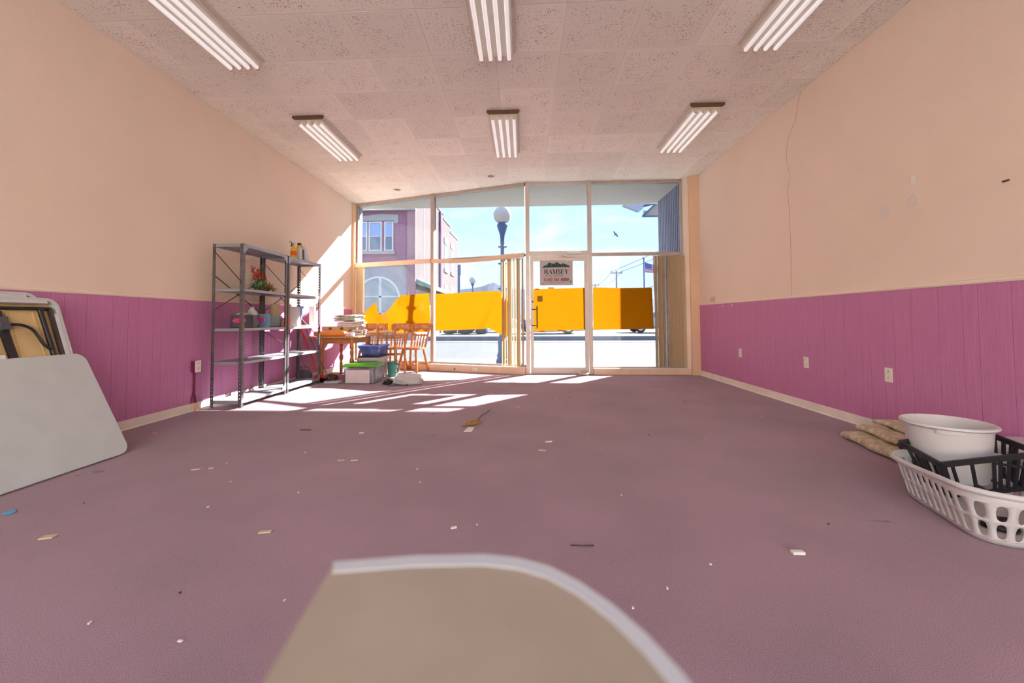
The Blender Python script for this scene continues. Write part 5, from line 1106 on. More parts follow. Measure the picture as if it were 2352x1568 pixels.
# folded floral cloth
t = thing('floral_rug', 'folded floral tapestry cloth on the carpet behind the basket', 'cloth', (2.79, 3.28, 0), math.radians(-9))
def rollfold(x0, x1, y0, y1, z0, h, ma, nm, ph=0.0):
    n = 12; k = 12; mb = MB(); rows = []
    for q in range(k+1):
        y = y0+(y1-y0)*q/k; e = 1-0.12*abs(2*q/k-1)**12; dx = 0.012*math.sin(q*0.9+ph); hh = h*(0.92+0.08*math.sin(q*1.3+ph))*e
        prof = [(x1, z0+hh)]+[(x0+0.28*(x1-x0), z0+hh*1.02)]+[(x0+dx+h*0.75+h*0.75*math.cos(math.pi*(0.5+i/n)), z0+hh/2+hh/2*math.sin(math.pi*(0.5+i/n))) for i in range(n+1)]+[(x1, z0)]
        rows.append([Vector((a, y, b)) for a, b in prof])
    m_ = len(rows[0]); mb.v = [p for r_ in rows for p in r_]
    mb.f = [(q*m_+i, q*m_+i+1, (q+1)*m_+i+1, (q+1)*m_+i) for q in range(k) for i in range(m_-1)]+[tuple(range(m_)), tuple(k*m_+i for i in range(m_-1, -1, -1))]+[(q*m_+m_-1, q*m_, (q+1)*m_, (q+1)*m_+m_-1) for q in range(k)]
    return mb.build(nm, ma, t, local=True, smooth=True)
rollfold(-0.25, 0.22, -0.30, 0.30, 0.0, 0.080, 'floral', 'fold')
rollfold(-0.15, 0.22, -0.28, 0.28, 0.078, 0.060, 'floral', 'fold')
rollfold(-0.02, 0.22, -0.22, 0.30, 0.136, 0.042, 'floral', 'fold')

# ================================================================== FOREGROUND TABLE under the camera
t = thing('side_table', 'blurred beige table corner with a pale edge catching window light in the foreground', 'table', (-0.02, 0.0, 0))
fz = 0.80
ptf = [(-0.145, 0.321), (-0.085, 0.332), (-0.032, 0.336), (-0.005, 0.332), (0.018, 0.322), (0.038, 0.304), (0.056, 0.281), (0.070, 0.256), (0.081, 0.228), (0.090, 0.195), (0.097, 0.15), (0.102, 0.08), (0.104, -0.02), (0.104, -0.32), (-0.118, -0.32), (-0.126, 0.05), (-0.134, 0.217)]
MB().prism([(x, y, fz-0.018) for x, y in ptf], (0, 0, 0.018)).build('tabletop', 'deskt', t)
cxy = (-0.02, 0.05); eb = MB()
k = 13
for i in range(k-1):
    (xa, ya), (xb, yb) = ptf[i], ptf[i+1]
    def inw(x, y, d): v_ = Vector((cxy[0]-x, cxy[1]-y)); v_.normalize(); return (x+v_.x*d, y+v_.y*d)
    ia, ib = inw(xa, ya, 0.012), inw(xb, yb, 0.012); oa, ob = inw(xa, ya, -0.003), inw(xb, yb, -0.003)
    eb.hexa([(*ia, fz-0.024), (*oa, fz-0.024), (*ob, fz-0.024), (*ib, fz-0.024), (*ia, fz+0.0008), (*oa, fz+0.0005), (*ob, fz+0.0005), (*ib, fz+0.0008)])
eb.build('edge_band', 'deskedge', t, weld=True)  # pale band paints the window light caught along the rounded rim
MB().cyl((-0.01, -0.02, 0.03), (-0.01, -0.02, fz-0.019), 0.03, n=16).build('pedestal', 'darksteel', t)
MB().lathe([(0.19, 0), (0.19, 0.012), (0.05, 0.03)], (-0.01, -0.02, 0), n=24).build('base', 'darksteel', t)

# ================================================================== DEBRIS on the carpet
bits = [('tan', -2.169, 1.863), ('tan', -1.203, 1.947), ('tan', -2.166, 2.734), ('tan', -2.085, 2.761), ('white', -2.046, 2.856), ('white', -0.333, 2.021), ('white', -1.41, 3.655), ('tan', -1.185, 2.948), ('tan', -1.28, 2.945), ('white', 0.2, 3.444), ('tan', 0.137, 3.217), ('brown', 1.902, 5.128), ('brown', 0.588, 5.377), ('tan', 0.389, 5.257), ('tan', -0.064, 4.759), ('dark', -0.945, 4.391), ('dark', -0.764, 3.619), ('dark', -1.951, 3.74), ('white', -1.625, 3.107), ('dark', 1.058, 3.674), ('white', 2.368, 4.382), ('white', 2.88, 4.809), ('white', 1.489, 3.57), ('white', 0.586, 3.252), ('white', 0.537, 3.592), ('white', 0.542, 2.424), ('white', 0.047, 4.716), ('dark', -1.242, 5.193), ('white', -1.287, 2.393), ('white', -0.844, 1.484), ('white', -1.418, 1.349), ('white', 0.743, 1.766), ('white', 0.519, 1.606), ('white', -1.668, 2.194), ('dark', -2.382, 2.216), ('dark', -1.247, 1.51), ('tan', -3.236, 3.6), ('white', 0.367, 1.495), ('white', -1.058, 1.286), ('white', -1.788, 2.537), ('dark', 1.45, 2.128), ('white', -0.227, 2.055), ('white', -0.702, 2.792), ('white', -0.628, 2.572)]
special = {(-2.169, 1.863): ('tan', 0.055, 0.035, 12, 'square tan wood chip nearest the lower left corner'), (-1.203, 1.947): ('tan', 0.058, 0.020, 8, 'bare tan wood strip on the carpet left of the foreground table'),
           (-2.166, 2.734): ('tan', 0.055, 0.010, 24, 'thin tan splinter right of the grey folding table'), (-2.085, 2.761): ('tan', 0.030, 0.022, 30, 'small tan chip beside the thin tan splinter'),
           (-0.333, 2.021): ('white', 0.030, 0.014, 20, 'bright white flake in front of the foreground table'), (-1.41, 3.655): ('white', 0.040, 0.025, 10, 'white paper flake behind the pair of tan splinters'),
           (0.2, 3.444): ('white', 0.06, 0.014, 14, 'long white sliver at the middle of the carpet, the farther one'), (0.137, 3.217): ('tan', 0.055, 0.016, -20, 'pale sliver at the middle of the carpet, the nearer one'),
           (-1.185, 2.948): ('tan', 0.05, 0.016, 5, 'tan splinter, right one of the pair at the left centre'), (-1.28, 2.945): ('tan', 0.05, 0.010, 20, 'tan splinter, left one of the pair at the left centre'), (-1.951, 3.74): ('dark', 0.10, 0.006, 0, 'thin dark stick lying parallel to the windows')}
rnd = random.Random(12)
ORD = 'first second third fourth fifth sixth seventh eighth ninth tenth eleventh twelfth thirteenth fourteenth fifteenth sixteenth seventeenth eighteenth nineteenth twentieth'.split()+['twenty first', 'twenty second', 'twenty third']
def scr(x, y):
    d = Vector((x, y, -CAM_Z)); return d.dot(rt)/d.dot(fw)
rank = {}
for kd in ('white', 'tan', 'dark', 'brown'):
    q_ = sorted([(scr(x, y), x, y) for k_, x, y in bits if k_ == kd and (x, y) not in special])
    for n_, (_, x, y) in enumerate(q_): rank[(x, y)] = ORD[n_]
for ma_, x, y in bits:
    if (x, y) in special: ma_, lx, ly, ang, lab = special[(x, y)]; cat, grp = 'debris', None
    else:
        lx, ly, ang = rnd.uniform(0.008, 0.016), rnd.uniform(0.005, 0.009), rnd.uniform(0, 180)
        kind = {'white': 'tiny white plaster flake', 'tan': 'small tan wood splinter', 'dark': 'tiny dark crumb', 'brown': 'small curled brown leaf bit'}[ma_]
        if ma_ in ('tan', 'brown'): lx, ly = 0.045, 0.014
        lab, cat, grp = kind+' on the carpet, '+rank[(x, y)]+' of its kind from the left', 'debris', kind+'s scattered on the carpet'
    mname = {'white': 'chip', 'tan': 'tan', 'dark': 'darkbit', 'brown': 'dried'}[ma_]
    ca_, sa_ = math.cos(math.radians(ang)), math.sin(math.radians(ang)); h_ = 0.004 if lx < 0.025 else 0.006
    P_ = [(-lx/2, -ly/2), (lx/2*0.9, -ly/2*0.8), (lx/2, ly/2), (-lx/2*0.85, ly/2*0.9)]
    one('wood_chip' if ma_ in ('tan', 'brown') else ('paper_flake' if ma_ == 'white' else 'crumb'), MB().prism([(x+a*ca_-b*sa_, y+a*sa_+b*ca_, 0.001) for a, b in P_], (0.001, 0, h_)), mname, lab, cat, grp)
one('plaster_block', MB().box((1.115, 1.848, 0.001), (1.165, 1.872, 0.013)), 'chip', 'small white plaster block on the carpet right of the foreground table', 'debris', bevel=0.002)
one('blue_disc', MB().lathe([(0.024, 0), (0.026, 0.003), (0.02, 0.008), (0.001, 0.006)], (-2.648, 2.092, 0.001), n=18), 'bluebit', 'sky blue plastic disc at the left edge of the carpet', 'disc', smooth=True)
one('plastic_film', MB().grid(lambda u, v_: Vector((-2.86+0.11*u, 2.60+0.05*v_+0.05*u, 0.002+0.012*math.sin(u*3.1)*abs(math.sin(v_*6)))), 8, 4), 'plasticfilm', 'clear plastic film scrap at the foot of the grey folding table', 'plastic film', solid=0.001)
one('plastic_fork', MB().beam((1.64, 2.165, 0.006), (1.73, 2.15, 0.006), 0.012, 0.004).beam((1.73, 2.15, 0.006), (1.765, 2.145, 0.006), 0.024, 0.004), 'plasticfilm', 'clear plastic fork on the carpet left of the laundry basket', 'fork')
one('twig', MB().tube([(0.20, 1.885, 0.004), (0.25, 1.878, 0.007), (0.30, 1.888, 0.004)], 0.003, n=5), 'darkbit', 'short dark twig behind the foreground table', 'twig')
one('twig', MB().tube([(-0.45, 4.05, 0.004), (-0.42, 4.25, 0.03), (-0.39, 4.36, 0.02), (-0.36, 4.62, 0.005)], 0.0035, n=5), 'darkbit', 'long dark twig beyond the curled dead leaf', 'twig')
one('dead_leaf', MB().grid(lambda u, v_: Vector((-0.57+0.20*u, 3.92+0.07*(v_-0.5)*math.sin(math.pi*min(1, u+0.08))+0.09*u, 0.006+0.035*math.sin(math.pi*u)*(1-(2*v_-1)**2)+0.012*u)), 12, 6), 'dried', 'curled brown dead leaf at the middle of the carpet', 'leaf', solid=0.002, smooth=True)
one('white_tag', MB().hexa([(-0.525, 3.72, 0.002), (-0.455, 3.73, 0.002), (-0.445, 3.88, 0.002), (-0.505, 3.88, 0.002), (-0.525, 3.72, 0.005), (-0.455, 3.73, 0.005), (-0.445, 3.88, 0.005), (-0.505, 3.88, 0.005)]), 'paper', 'white paper tag in front of the curled dead leaf', 'tag')

# ================================================================== OUTSIDE
struct('wall_rear_bounce', MB().box((-16, -12.4, -0.18), (16, -12.0, 5.2)), mat('warm cream bounce', (0.29, 0.245, 0.195), 0.9, var=0.03, scale=0.5))  # unseen wall added to bounce warm sunlight through the rear glazing
def brickmat(name, c1, c2, mortar, scale=1.0, rot=None):
    ma = bpy.data.materials.new(name); ma.use_nodes = True; t = ma.node_tree; b = t.nodes['Principled BSDF']
    b.inputs['Roughness'].default_value = 0.95; b.inputs['Specular IOR Level'].default_value = 0.1
    co = N(t, 'ShaderNodeTexCoord'); mpn = N(t, 'ShaderNodeMapping')
    if rot: mpn.inputs['Rotation'].default_value = rot
    bt = N(t, 'ShaderNodeTexBrick'); bt.inputs['Scale'].default_value = scale; bt.inputs['Color1'].default_value = (*c1, 1); bt.inputs['Color2'].default_value = (*c2, 1); bt.inputs['Mortar'].default_value = (*mortar, 1)
    bt.inputs['Brick Width'].default_value = 0.22; bt.inputs['Row Height'].default_value = 0.075; bt.inputs['Mortar Size'].default_value = 0.010
    t.links.new(co.outputs['Object'], mpn.inputs[0]); t.links.new(mpn.outputs[0], bt.inputs['Vector']); t.links.new(bt.outputs['Color'], b.inputs['Base Color'])
    return ma
M['brickf'] = brickmat('brick front shade', (0.42, 0.10, 0.20), (0.36, 0.13, 0.24), (0.52, 0.42, 0.50), rot=(math.pi/2, 0, 0))  # purple of the shaded front is put into the brick colour
M['bricks'] = brickmat('brick side sunlit', (0.135, 0.085, 0.09), (0.15, 0.105, 0.11), (0.155, 0.13, 0.135), rot=(math.pi/2, 0, math.pi/2))  # same brick in sun: pink of the lit side put into colour
GZ = -0.12
struct('ground', MB().box((-120, -60, GZ-0.5), (160, 400, GZ-0.06)), 'walk')
struct('pavement', MB().box((-40, YB-6, GZ-0.06), (60, 12.0, GZ)), 'walk')
struct('bounce_slab', MB().box((-3.6, 7.78, GZ), (2.88, 10.1, GZ+0.05)), mat('pale bounce concrete', (0.36, 0.355, 0.34), 0.95, var=0.06, scale=1.0))  # paler slab added to bounce sun onto the front ceiling and soffit
struct('road', MB().box((-60, 12.0, GZ-0.07), (90, 21.0, GZ-0.045)), 'road')
struct('gutter', MB().box((-60, 21.0, GZ-0.07), (90, 22.6, GZ-0.03)), 'walk')
struct('kerb', MB().box((-5.2, 22.6, GZ-0.1), (90, 22.9, GZ+0.20)), 'kerbm')
struct('far_pavement', MB().box((-5.2, 22.9, GZ-0.1), (90, 60, GZ+0.19)), 'walk')

def street_lamp(x, y, h, label, k=1.0):
    t = thing('street_lamp', label, 'street lamp', (x, y, GZ), 0, 'globe street lamps')
    hp = h-0.42*k
    prof = [(0.17, 0), (0.17, 0.10), (0.14, 0.13), (0.155, 0.20), (0.12, 0.30), (0.125, 0.55), (0.10, 0.62), (0.085, 0.80), (0.072, 0.86), (0.062, 0.95)]
    MB().lathe([(r*k, z) for r, z in prof], (x, y, GZ), n=16).build('base', 'lamp_blue', t, smooth=True)
    MB().lathe([(0.058*k, 0.93), (0.050*k, hp-0.55)], (x, y, GZ), n=14).build('pole', 'lamp_blue', t, smooth=True)
    for z in (hp*0.45, hp*0.52, hp*0.70, hp*0.74, hp*0.82):
        MB().lathe([(0.054*k, 0), (0.066*k, 0.015), (0.066*k, 0.04), (0.054*k, 0.055)], (x, y, GZ+z), n=14).build('collar', 'lamp_blue', t)
        MB().box((x-0.11*k, y-0.02, GZ+z+0.01), (x+0.11*k, y+0.02, GZ+z+0.045)).build('bracket', 'lamp_blue', t)
    MB().lathe([(0.050*k, hp-0.56), (0.058*k, hp-0.50), (0.052*k, hp-0.46), (0.062*k, hp-0.32), (0.10*k, hp-0.20), (0.13*k, hp-0.10), (0.14*k, hp-0.06), (0.11*k, hp-0.02), (0.10*k, hp)], (x, y, GZ), n=16).build('capital', 'lamp_blue', t, smooth=True)
    r = 0.225*k
    MB().lathe([(r*math.sin(math.pi*i/14), -r*math.cos(math.pi*i/14)) for i in range(1, 15)], (x, y, GZ+hp+r*0.86), n=20).build('globe', 'globe', t, smooth=True)
street_lamp(-0.50, 10.6, 3.96, 'globe street lamp on the pavement close outside the window')
street_lamp(-6.05, 51.0, 6.3, 'distant globe street lamp seen above the orange sheet', 1.9)

# brick building across the side street
bl = thing('brick_building', 'large brick building, sunlit pink and shaded purple, beyond the left window', 'building', (-9, 24.2, GZ-0.06))
side = [(24.0, -0.2), (24.0, 9.25), (29.2, 9.25), (29.2, 9.05), (32.5, 9.24), (32.5, 8.80), (35.6, 8.86), (35.6, 8.36), (39.75, 8.54), (39.75, -0.2)]
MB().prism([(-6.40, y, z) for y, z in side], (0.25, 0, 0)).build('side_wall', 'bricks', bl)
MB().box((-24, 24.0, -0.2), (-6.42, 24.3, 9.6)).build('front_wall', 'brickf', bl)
for y0, y1, z0, z1 in ((24.0, 29.3, 9.25, 9.40), (29.3, 32.6, 9.06, 9.30), (32.5, 35.7, 8.80, 8.98), (35.6, 39.9, 8.40, 8.66)):
    MB().hexa([(-6.50, y0, z0), (-6.08, y0, z0), (-6.08, y1, z0+(z1-z0)*0.4), (-6.50, y1, z0+(z1-z0)*0.4), (-6.50, y0, z0+0.10), (-6.08, y0, z0+0.10), (-6.08, y1, z0+(z1-z0)*0.4+0.10), (-6.50, y1, z0+(z1-z0)*0.4+0.10)]).build('coping', 'stone', bl)
MB().box((-24, 23.72, 7.28), (-6.1, 23.99, 7.52)).box((-24, 23.80, 7.52), (-6.1, 23.99, 9.0)).build('cornice', 'stone', bl)
MB().box((-6.62, 23.9, -0.2), (-6.13, 23.995, 7.28)).build('corner_pilaster', mat('pale pink brick', (0.52, 0.30, 0.34), 0.9), bl)
MB().box((-24, 23.95, -0.2), (-6.62, 23.995, 4.12)).build('ground_floor_facing', 'stone', bl)
MB().box((-24, 23.88, 4.12), (-6.60, 23.995, 4.30)).build('string_course', 'stone', bl)
MB().prism([(-9.6, 23.93, 6.55), (-9.6, 23.93, 6.95), (-8.2, 23.93, 7.12), (-7.15, 23.93, 7.05), (-7.15, 23.93, 6.55), (-7.40, 23.93, 6.55), (-7.42, 23.93, 6.72), (-9.6, 23.93, 6.72)][::1], (0, 0.06, 0)).build('lintel', 'stone', bl)
MB().box((-9.6, 23.86, 4.78), (-7.35, 23.995, 4.94)).build('window_sill', 'stone', bl)
def bwin(par, x0, x1, z0, z1, y, nm='sash_window'):
    f = MB().box((x0-0.07, y-0.10, z0-0.06), (x0, y, z1+0.06)).box((x1, y-0.10, z0-0.06), (x1+0.07, y, z1+0.06)).box((x0, y-0.10, z1), (x1, y, z1+0.06)).box((x0, y-0.10, z0-0.06), (x1, y, z0)).box((x0, y-0.08, (z0+z1)/2-0.02), (x1, y-0.02, (z0+z1)/2+0.02)).build(nm, 'white', par)
    zm = (z0+z1)/2
    MB().box((x0, y-0.045, zm+0.02), (x1, y-0.035, z1)).build('pane', mat('painted sky reflection', (0.35, 0.50, 0.85), 0.15, spec=0.6), f); MB().box((x0, y-0.035, z0), (x1, y-0.025, zm-0.02)).build('pane', 'pane', f)  # upper sash blue is the sky's reflection painted as base colour
for x0, x1 in ((-9.55, -9.02), (-8.80, -8.17), (-7.88, -7.50)): bwin(bl, x0, x1, 5.02, 6.60, 23.99)
# arched ground floor window
aw = MB(); cx_, rz_, zb_ = -8.30, 1.20, 2.18
ring_o = [(cx_+1.30*math.cos(math.pi*i/16), zb_+1.32*math.sin(math.pi*i/16)) for i in range(17)]; ring_i = [(cx_+1.18*math.cos(math.pi*i/16), zb_+1.20*math.sin(math.pi*i/16)) for i in range(17)]
for i in range(16):
    aw.hexa([(ring_o[i][0], 23.90, ring_o[i][1]), (ring_o[i+1][0], 23.90, ring_o[i+1][1]), (ring_o[i+1][0], 23.96, ring_o[i+1][1]), (ring_o[i][0], 23.96, ring_o[i][1]), (ring_i[i][0], 23.90, ring_i[i][1]), (ring_i[i+1][0], 23.90, ring_i[i+1][1]), (ring_i[i+1][0], 23.96, ring_i[i+1][1]), (ring_i[i][0], 23.96, ring_i[i][1])])
aw.box((cx_-1.30, 23.90, 0.3), (cx_-1.18, 23.96, zb_)).box((cx_+1.18, 23.90, 0.3), (cx_+1.30, 23.96, zb_)).box((cx_+0.05, 23.90, 0.3), (cx_+0.20, 23.95, zb_+1.19)).box((cx_-1.18, 23.90, zb_+0.10), (cx_+1.18, 23.95, zb_+0.18)).box((cx_-1.18, 23.90, 1.30), (cx_+1.18, 23.95, 1.37))
a_ = aw.build('arched_window', 'white', bl)
MB().prism([(cx_-1.18, 23.935, 0.3), (cx_+1.18, 23.935, 0.3)]+[(a, 23.935, b) for a, b in ring_i], (0, 0.01, 0)).build('pane', mat('shop pane', (0.42, 0.46, 0.48), 0.15, spec=0.6, var=0.35, scale=0.9), a_)
ao = MB()
for i in range(16):
    q = 1.75/1.30
    P1 = [(cx_+(p[0]-cx_)*q, zb_+(p[1]-zb_)*q) for p in (ring_o[i], ring_o[i+1])]
    ao.hexa([(P1[0][0], 23.90, P1[0][1]), (P1[1][0], 23.90, P1[1][1]), (P1[1][0], 23.95, P1[1][1]), (P1[0][0], 23.95, P1[0][1]), (ring_o[i][0], 23.90, ring_o[i][1]), (ring_o[i+1][0], 23.90, ring_o[i+1][1]), (ring_o[i+1][0], 23.95, ring_o[i+1][1]), (ring_o[i][0], 23.95, ring_o[i][1])])
ao.build('arch_surround', mat('blue grey stone', (0.42, 0.43, 0.50), 0.9), bl)
for (y0, y1, z0, z1) in ((32.9, 34.1, 5.0, 7.0), (35.9, 37.2, 5.05, 7.1)):
    f = MB().box((-6.16, y0-0.1, z1), (-6.08, y1+0.1, z1+0.45)).box((-6.16, y0-0.15, z0-0.25), (-6.04, y1+0.15, z0)).build('side_window', 'stone', bl)
    MB().box((-6.155, y0, z0), (-6.13, y1, z1)).build('pane', 'pane', f)
for (y0, y1) in ((32.9, 34.1), (35.9, 37.2)): MB().box((-6.155, y0, 3.3), (-6.10, y1, 3.75)).build('lintel', 'stone', bl)
MB().cyl((-6.06, 30.9, 0), (-6.06, 30.9, 9.0), 0.10, n=8).build('downpipe', mat('plum downpipe', (0.30, 0.14, 0.26), 0.7), bl)
MB().box((-6.155, 26.0, 3.6), (-6.13, 26.12, 9.2)).build('expansion_joint', 'mortar', bl)
MB().hexa([(-6.14, 24.1, 3.05), (-5.2, 24.1, 2.75), (-5.2, 34.6, 2.75), (-6.14, 34.6, 3.05), (-6.14, 24.1, 3.35), (-5.2, 24.1, 2.95), (-5.2, 34.6, 2.95), (-6.14, 34.6, 3.35)]).build('awning', 'awning', bl)
MB().box((-6.145, 24.1, -0.2), (-6.10, 34.0, 2.74)).build('shopfront', 'stone', bl)
t = thing('signal_pole', 'blue grey signal pole beside the far end of the brick building', 'pole', (-6.1, 40.5, GZ))
MB().cyl((-6.15, 40.6, GZ), (-6.15, 40.6, 6.0), 0.13, n=10).build('pole', 'lamp_blue', t, smooth=True)
MB().box((-6.30, 40.45, 5.3), (-5.95, 40.75, 6.3)).build('signal_head', 'lamp_blue', t, bevel=0.05)
# mountains
def ridge(name, label, pts, y, depth, ma):
    mb = MB(); n = len(pts)
    for i in range(n-1):
        (xa, za), (xb, zb) = pts[i], pts[i+1]
        mb.hexa([(xa, y-depth, -3), (xb, y-depth, -3), (xb, y+depth, -3), (xa, y+depth, -3), (xa, y-2, za), (xb, y-2, zb), (xb, y+2, zb), (xa, y+2, za)])
    return one(name, mb, ma, label, 'mountain', smooth=True, weld=True)
ridge('mountain', 'blue mountain ridge on the horizon left of the near street lamp', [(-120, 14), (-80, 19), (-60, 20.5), (-45, 22.3), (-36, 23.0), (-28, 24.5), (-24, 26.2), (-20.2, 27.0), (-17, 25.2), (-13, 23.6), (-5, 22.5), (10, 21.5), (30, 19), (60, 18), (120, 12)], 300, 90, 'hill')
# utility poles, wires, flag
def upole(x, y, h, w_, label):
    t = thing('utility_pole', label, 'utility pole', (x, y, GZ))
    MB().cyl((x, y, GZ), (x, y, h), 0.17, 0.12, n=8).build('pole', 'wire', t)
    MB().box((x-w_, y-0.06, h-0.42), (x+w_, y+0.06, h-0.28)).build('cross_arm', 'wire', t)
    for s in (-1, -0.45, 0.45, 1): MB().cyl((x+s*w_*0.96, y, h-0.30), (x+s*w_*0.96, y, h+0.02 if abs(s) == 1 else h-0.18), 0.06, n=6).build('insulator', 'wire', t)
upole(15.38, 70, 8.82, 0.90, 'utility pole with a cross arm in the right window')
upole(17.0, 100, 9.2, 0.80, 'smaller utility pole close to the door mullion')
for k, (p, q, s) in enumerate((((14.6, 70, 8.7), (30, 42, 16.5), 0.6), ((16.2, 70, 8.7), (30, 42, 15.2), 0.6), ((16.0, 100, 8.9), (14.6, 70, 8.7), 0.9), ((17.8, 100, 8.9), (16.2, 70, 8.7), 0.9), ((14, 100, 7.2), (22, 45, 6.6), 1.2), ((14, 100, 6.9), (22, 45, 6.2), 1.4))):
    p, q = Vector(p), Vector(q)
    one('overhead_wire', MB().tube([p.lerp(q, i/10)-Vector((0, 0, s*4*(i/10)*(1-i/10))) for i in range(11)], 0.035, n=4), 'wire', ['overhead wire rising right from the cross arm, upper one', 'overhead wire rising right from the cross arm, lower one', 'overhead wire between the two utility poles, left one', 'overhead wire between the two utility poles, right one', 'sagging overhead cable above the orange sheet, upper one', 'sagging overhead cable above the orange sheet, lower one'][k], 'wire', 'overhead wires')
t = thing('flagpole', 'flagpole with a striped flag seen beside the right blind', 'flagpole', (11.33, 40, GZ))
MB().cyl((11.33, 40, GZ), (11.33, 40, 6.6), 0.075, 0.06, n=10).build('pole', 'lamp_blue', t, smooth=True)
MB().lathe([(0.02, 0), (0.11, 0.06), (0.11, 0.14), (0.02, 0.20)], (11.33, 40, 6.55), n=12).build('finial', 'lamp_blue', t, smooth=True)
for k in range(7):
    za = lambda x: 5.31+(6.25-5.31)*1.0-0.35*(x-11.45)
    def strip(u, v_, k=k):
        x = 11.42+1.5*u; zt = 6.25-0.45*u; zb = 5.31-0.12*u; v2 = (k+v_)/7
        return Vector((x, 40+0.10*math.sin(u*6), zt+(zb-zt)*v2))
    MB().grid(strip, 10, 1).build('flag_stripe', 'flagr' if k % 2 == 0 else 'flagw', t, solid=0.01)
MB().grid(lambda u, v_: Vector((11.42+0.62*u, 39.985+0.10*math.sin(u*6*0.62/1.5), 6.25-0.45*u*0.62/1.5+((5.31-0.12*u*0.41)-(6.25-0.45*u*0.41))*0.54*v_)), 6, 2).build('flag_canton', 'siren', t, solid=0.012)
# bird
t = thing('bird', 'dark bird gliding with spread wings in the sky right of the door', 'bird', (6.574, 30, 6.93))
bd = Vector((6.574, 30, 6.93)); wv = Vector((0.176, 0, -0.215)).normalized(); fv = Vector((0.6, 0.2, 0.5)).normalized()
MB().lathe([(0.005, -0.14), (0.03, -0.08), (0.038, 0.0), (0.03, 0.07), (0.018, 0.11), (0.004, 0.14)], bd, fv, n=8).build('body', 'wire', t, smooth=True)
for s in (-1, 1):
    a = [bd+fv*0.05, bd+wv*s*0.14+fv*0.06+Vector((0, 0, 0.02)), bd+wv*s*0.29+fv*0.0+Vector((0, 0, 0.01)), bd+wv*s*0.15-fv*0.03, bd-fv*0.05]
    MB().add(a, [(0, 1, 2, 3, 4)]).build('wing', 'wire', t, solid=0.012)
MB().add([bd-fv*0.12, bd-fv*0.20+wv*0.03, bd-fv*0.20-wv*0.03], [(0, 1, 2)]).build('tail', 'wire', t, solid=0.008)
# neighbouring building beyond the fin with a gable canopy and a floodlight on it
def far(x, z): return Vector((x*60/10.5, 60.0, 0.985+(z-0.985)*60/10.5))
t = thing('neighbour_building', 'gabled end of a neighbouring building roof with blue edges at upper right', 'building', (26, 61, -0.18))
MB().box((21.6, 60.05, -0.18), (34, 63, 15.3)).build('wall', mat('cream siding', (0.42, 0.36, 0.30), 0.7), t)
MB().prism([far(2.96, 3.50), far(4.6, 3.50), far(4.6, 4.75), far(4.3, 4.75)], (0, 0.5, 0)).build('gable_panel', mat('cream siding', (0.42, 0.36, 0.30), 0.7), t)
p, q = far(2.953, 3.492), far(4.6, 3.492); MB().box((p.x, 59.85, p.z-0.08), (q.x, 59.99, p.z+0.12)).build('edge_frame', 'lamp_blue', t)
MB().beam(far(2.953, 3.50)-Vector((0, 0.08, 0)), far(3.36, 3.88)-Vector((0, 0.08, 0)), 0.12, 0.20).build('rake_edge', 'lamp_blue', t)
MB().prism([far(2.975, 3.52), far(3.09, 3.63), far(2.985, 3.66)], (0, 0.05, 0)).build('bracket', 'siding', t)
t = thing('flood_light', 'blue grey floodlight on a bracket just below the soffit edge at upper right', 'floodlight', tuple(far(2.72, 3.6)))
MB().prism([p-Vector((0, 0.3, 0)) for p in (far(2.48, 3.765), far(2.86, 3.61), far(2.95, 3.67), far(2.99, 3.80), far(2.95, 3.95), far(2.55, 3.95))], (0, 0.7, 0)).build('lamp_housing', 'siding', t, bevel=0.02)
MB().prism([p-Vector((0, 0.32, 0)) for p in (far(2.54, 3.765), far(2.74, 3.69), far(2.78, 3.75), far(2.60, 3.81))], (0, 0.015, 0)).build('lamp_lens', 'globe', t)
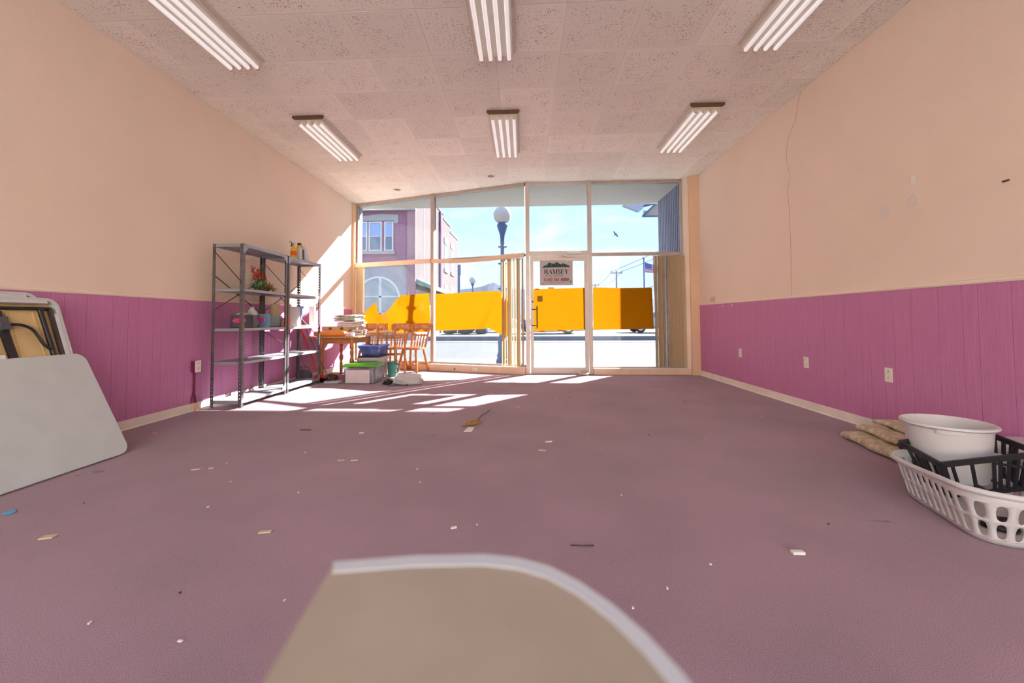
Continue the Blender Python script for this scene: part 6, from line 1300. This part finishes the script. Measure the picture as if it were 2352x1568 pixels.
MB().cyl(far(2.95, 3.75), far(3.25, 3.82), 0.18, n=8).build('mounting_arm', 'lamp_blue', t)
# parked cars and hedge across the road
def car(x, y, L, label, ma='carpaint'):
    t = thing('parked_car', label, 'car', (x, y, GZ+0.19))
    z = GZ+0.19
    prof = [(-L/2, 0.32), (-L/2, 0.75), (-L*0.40, 0.88), (-L*0.22, 0.98), (-L*0.10, 1.38), (L*0.22, 1.40), (L*0.36, 0.98), (L*0.48, 0.90), (L/2, 0.70), (L/2, 0.32)]
    MB().prism([(x+a, y-0.85, z+b) for a, b in prof], (0, 1.7, 0)).build('car_body', ma, t, bevel=0.06)
    for a in (-L*0.31, L*0.31):
        for s in (-1, 1): MB().lathe([(0.20, 0), (0.32, 0.01), (0.33, 0.10), (0.32, 0.20), (0.20, 0.21)], (x+a, y+s*0.78-0.10, z+0.33), (0, 1, 0), n=18).build('wheel', 'black', t)
    MB().prism([(x-L*0.19, y-0.862, z+1.0), (x-L*0.09, y-0.862, z+1.33), (x+L*0.20, y-0.862, z+1.34), (x+L*0.31, y-0.862, z+1.0)], (0, 0.01, 0)).build('side_window', 'pane', t)
    for a in (-L*0.45, L*0.45): MB().box((x+a-0.10, y-0.866, z+0.62), (x+a+0.10, y-0.855, z+0.76)).build('lamp', 'white', t)
    for a in (-L*0.31, L*0.31): MB().lathe([(0.19, 0), (0.001, 0.01)], (x+a, y-0.885, z+0.33), (0, -1, 0), n=14).build('hubcap', 'white', t)
car(1.6, 27.2, 3.9, 'dark blue parked car below the orange door sheet')
car(8.9, 28.5, 4.3, 'pale parked car at the far right of the lot', 'bingrey')
car(-2.5, 30.5, 4.2, 'silver parked car behind the hedge left of the lamp', 'white')
for k, (x, rr) in enumerate(((-4.6, 0.45), (-3.6, 0.45), (-2.6, 0.4))):
    blob('hedge_bush', ['dark hedge bush nearest the brick building', 'largest dark hedge bush across the road', 'dark hedge bush beside the silver car'][k], 'bush', (x, 26.6, GZ+0.19), rr, 0.8, 1.1, 'bush', 60+k, 0.3, n=18)
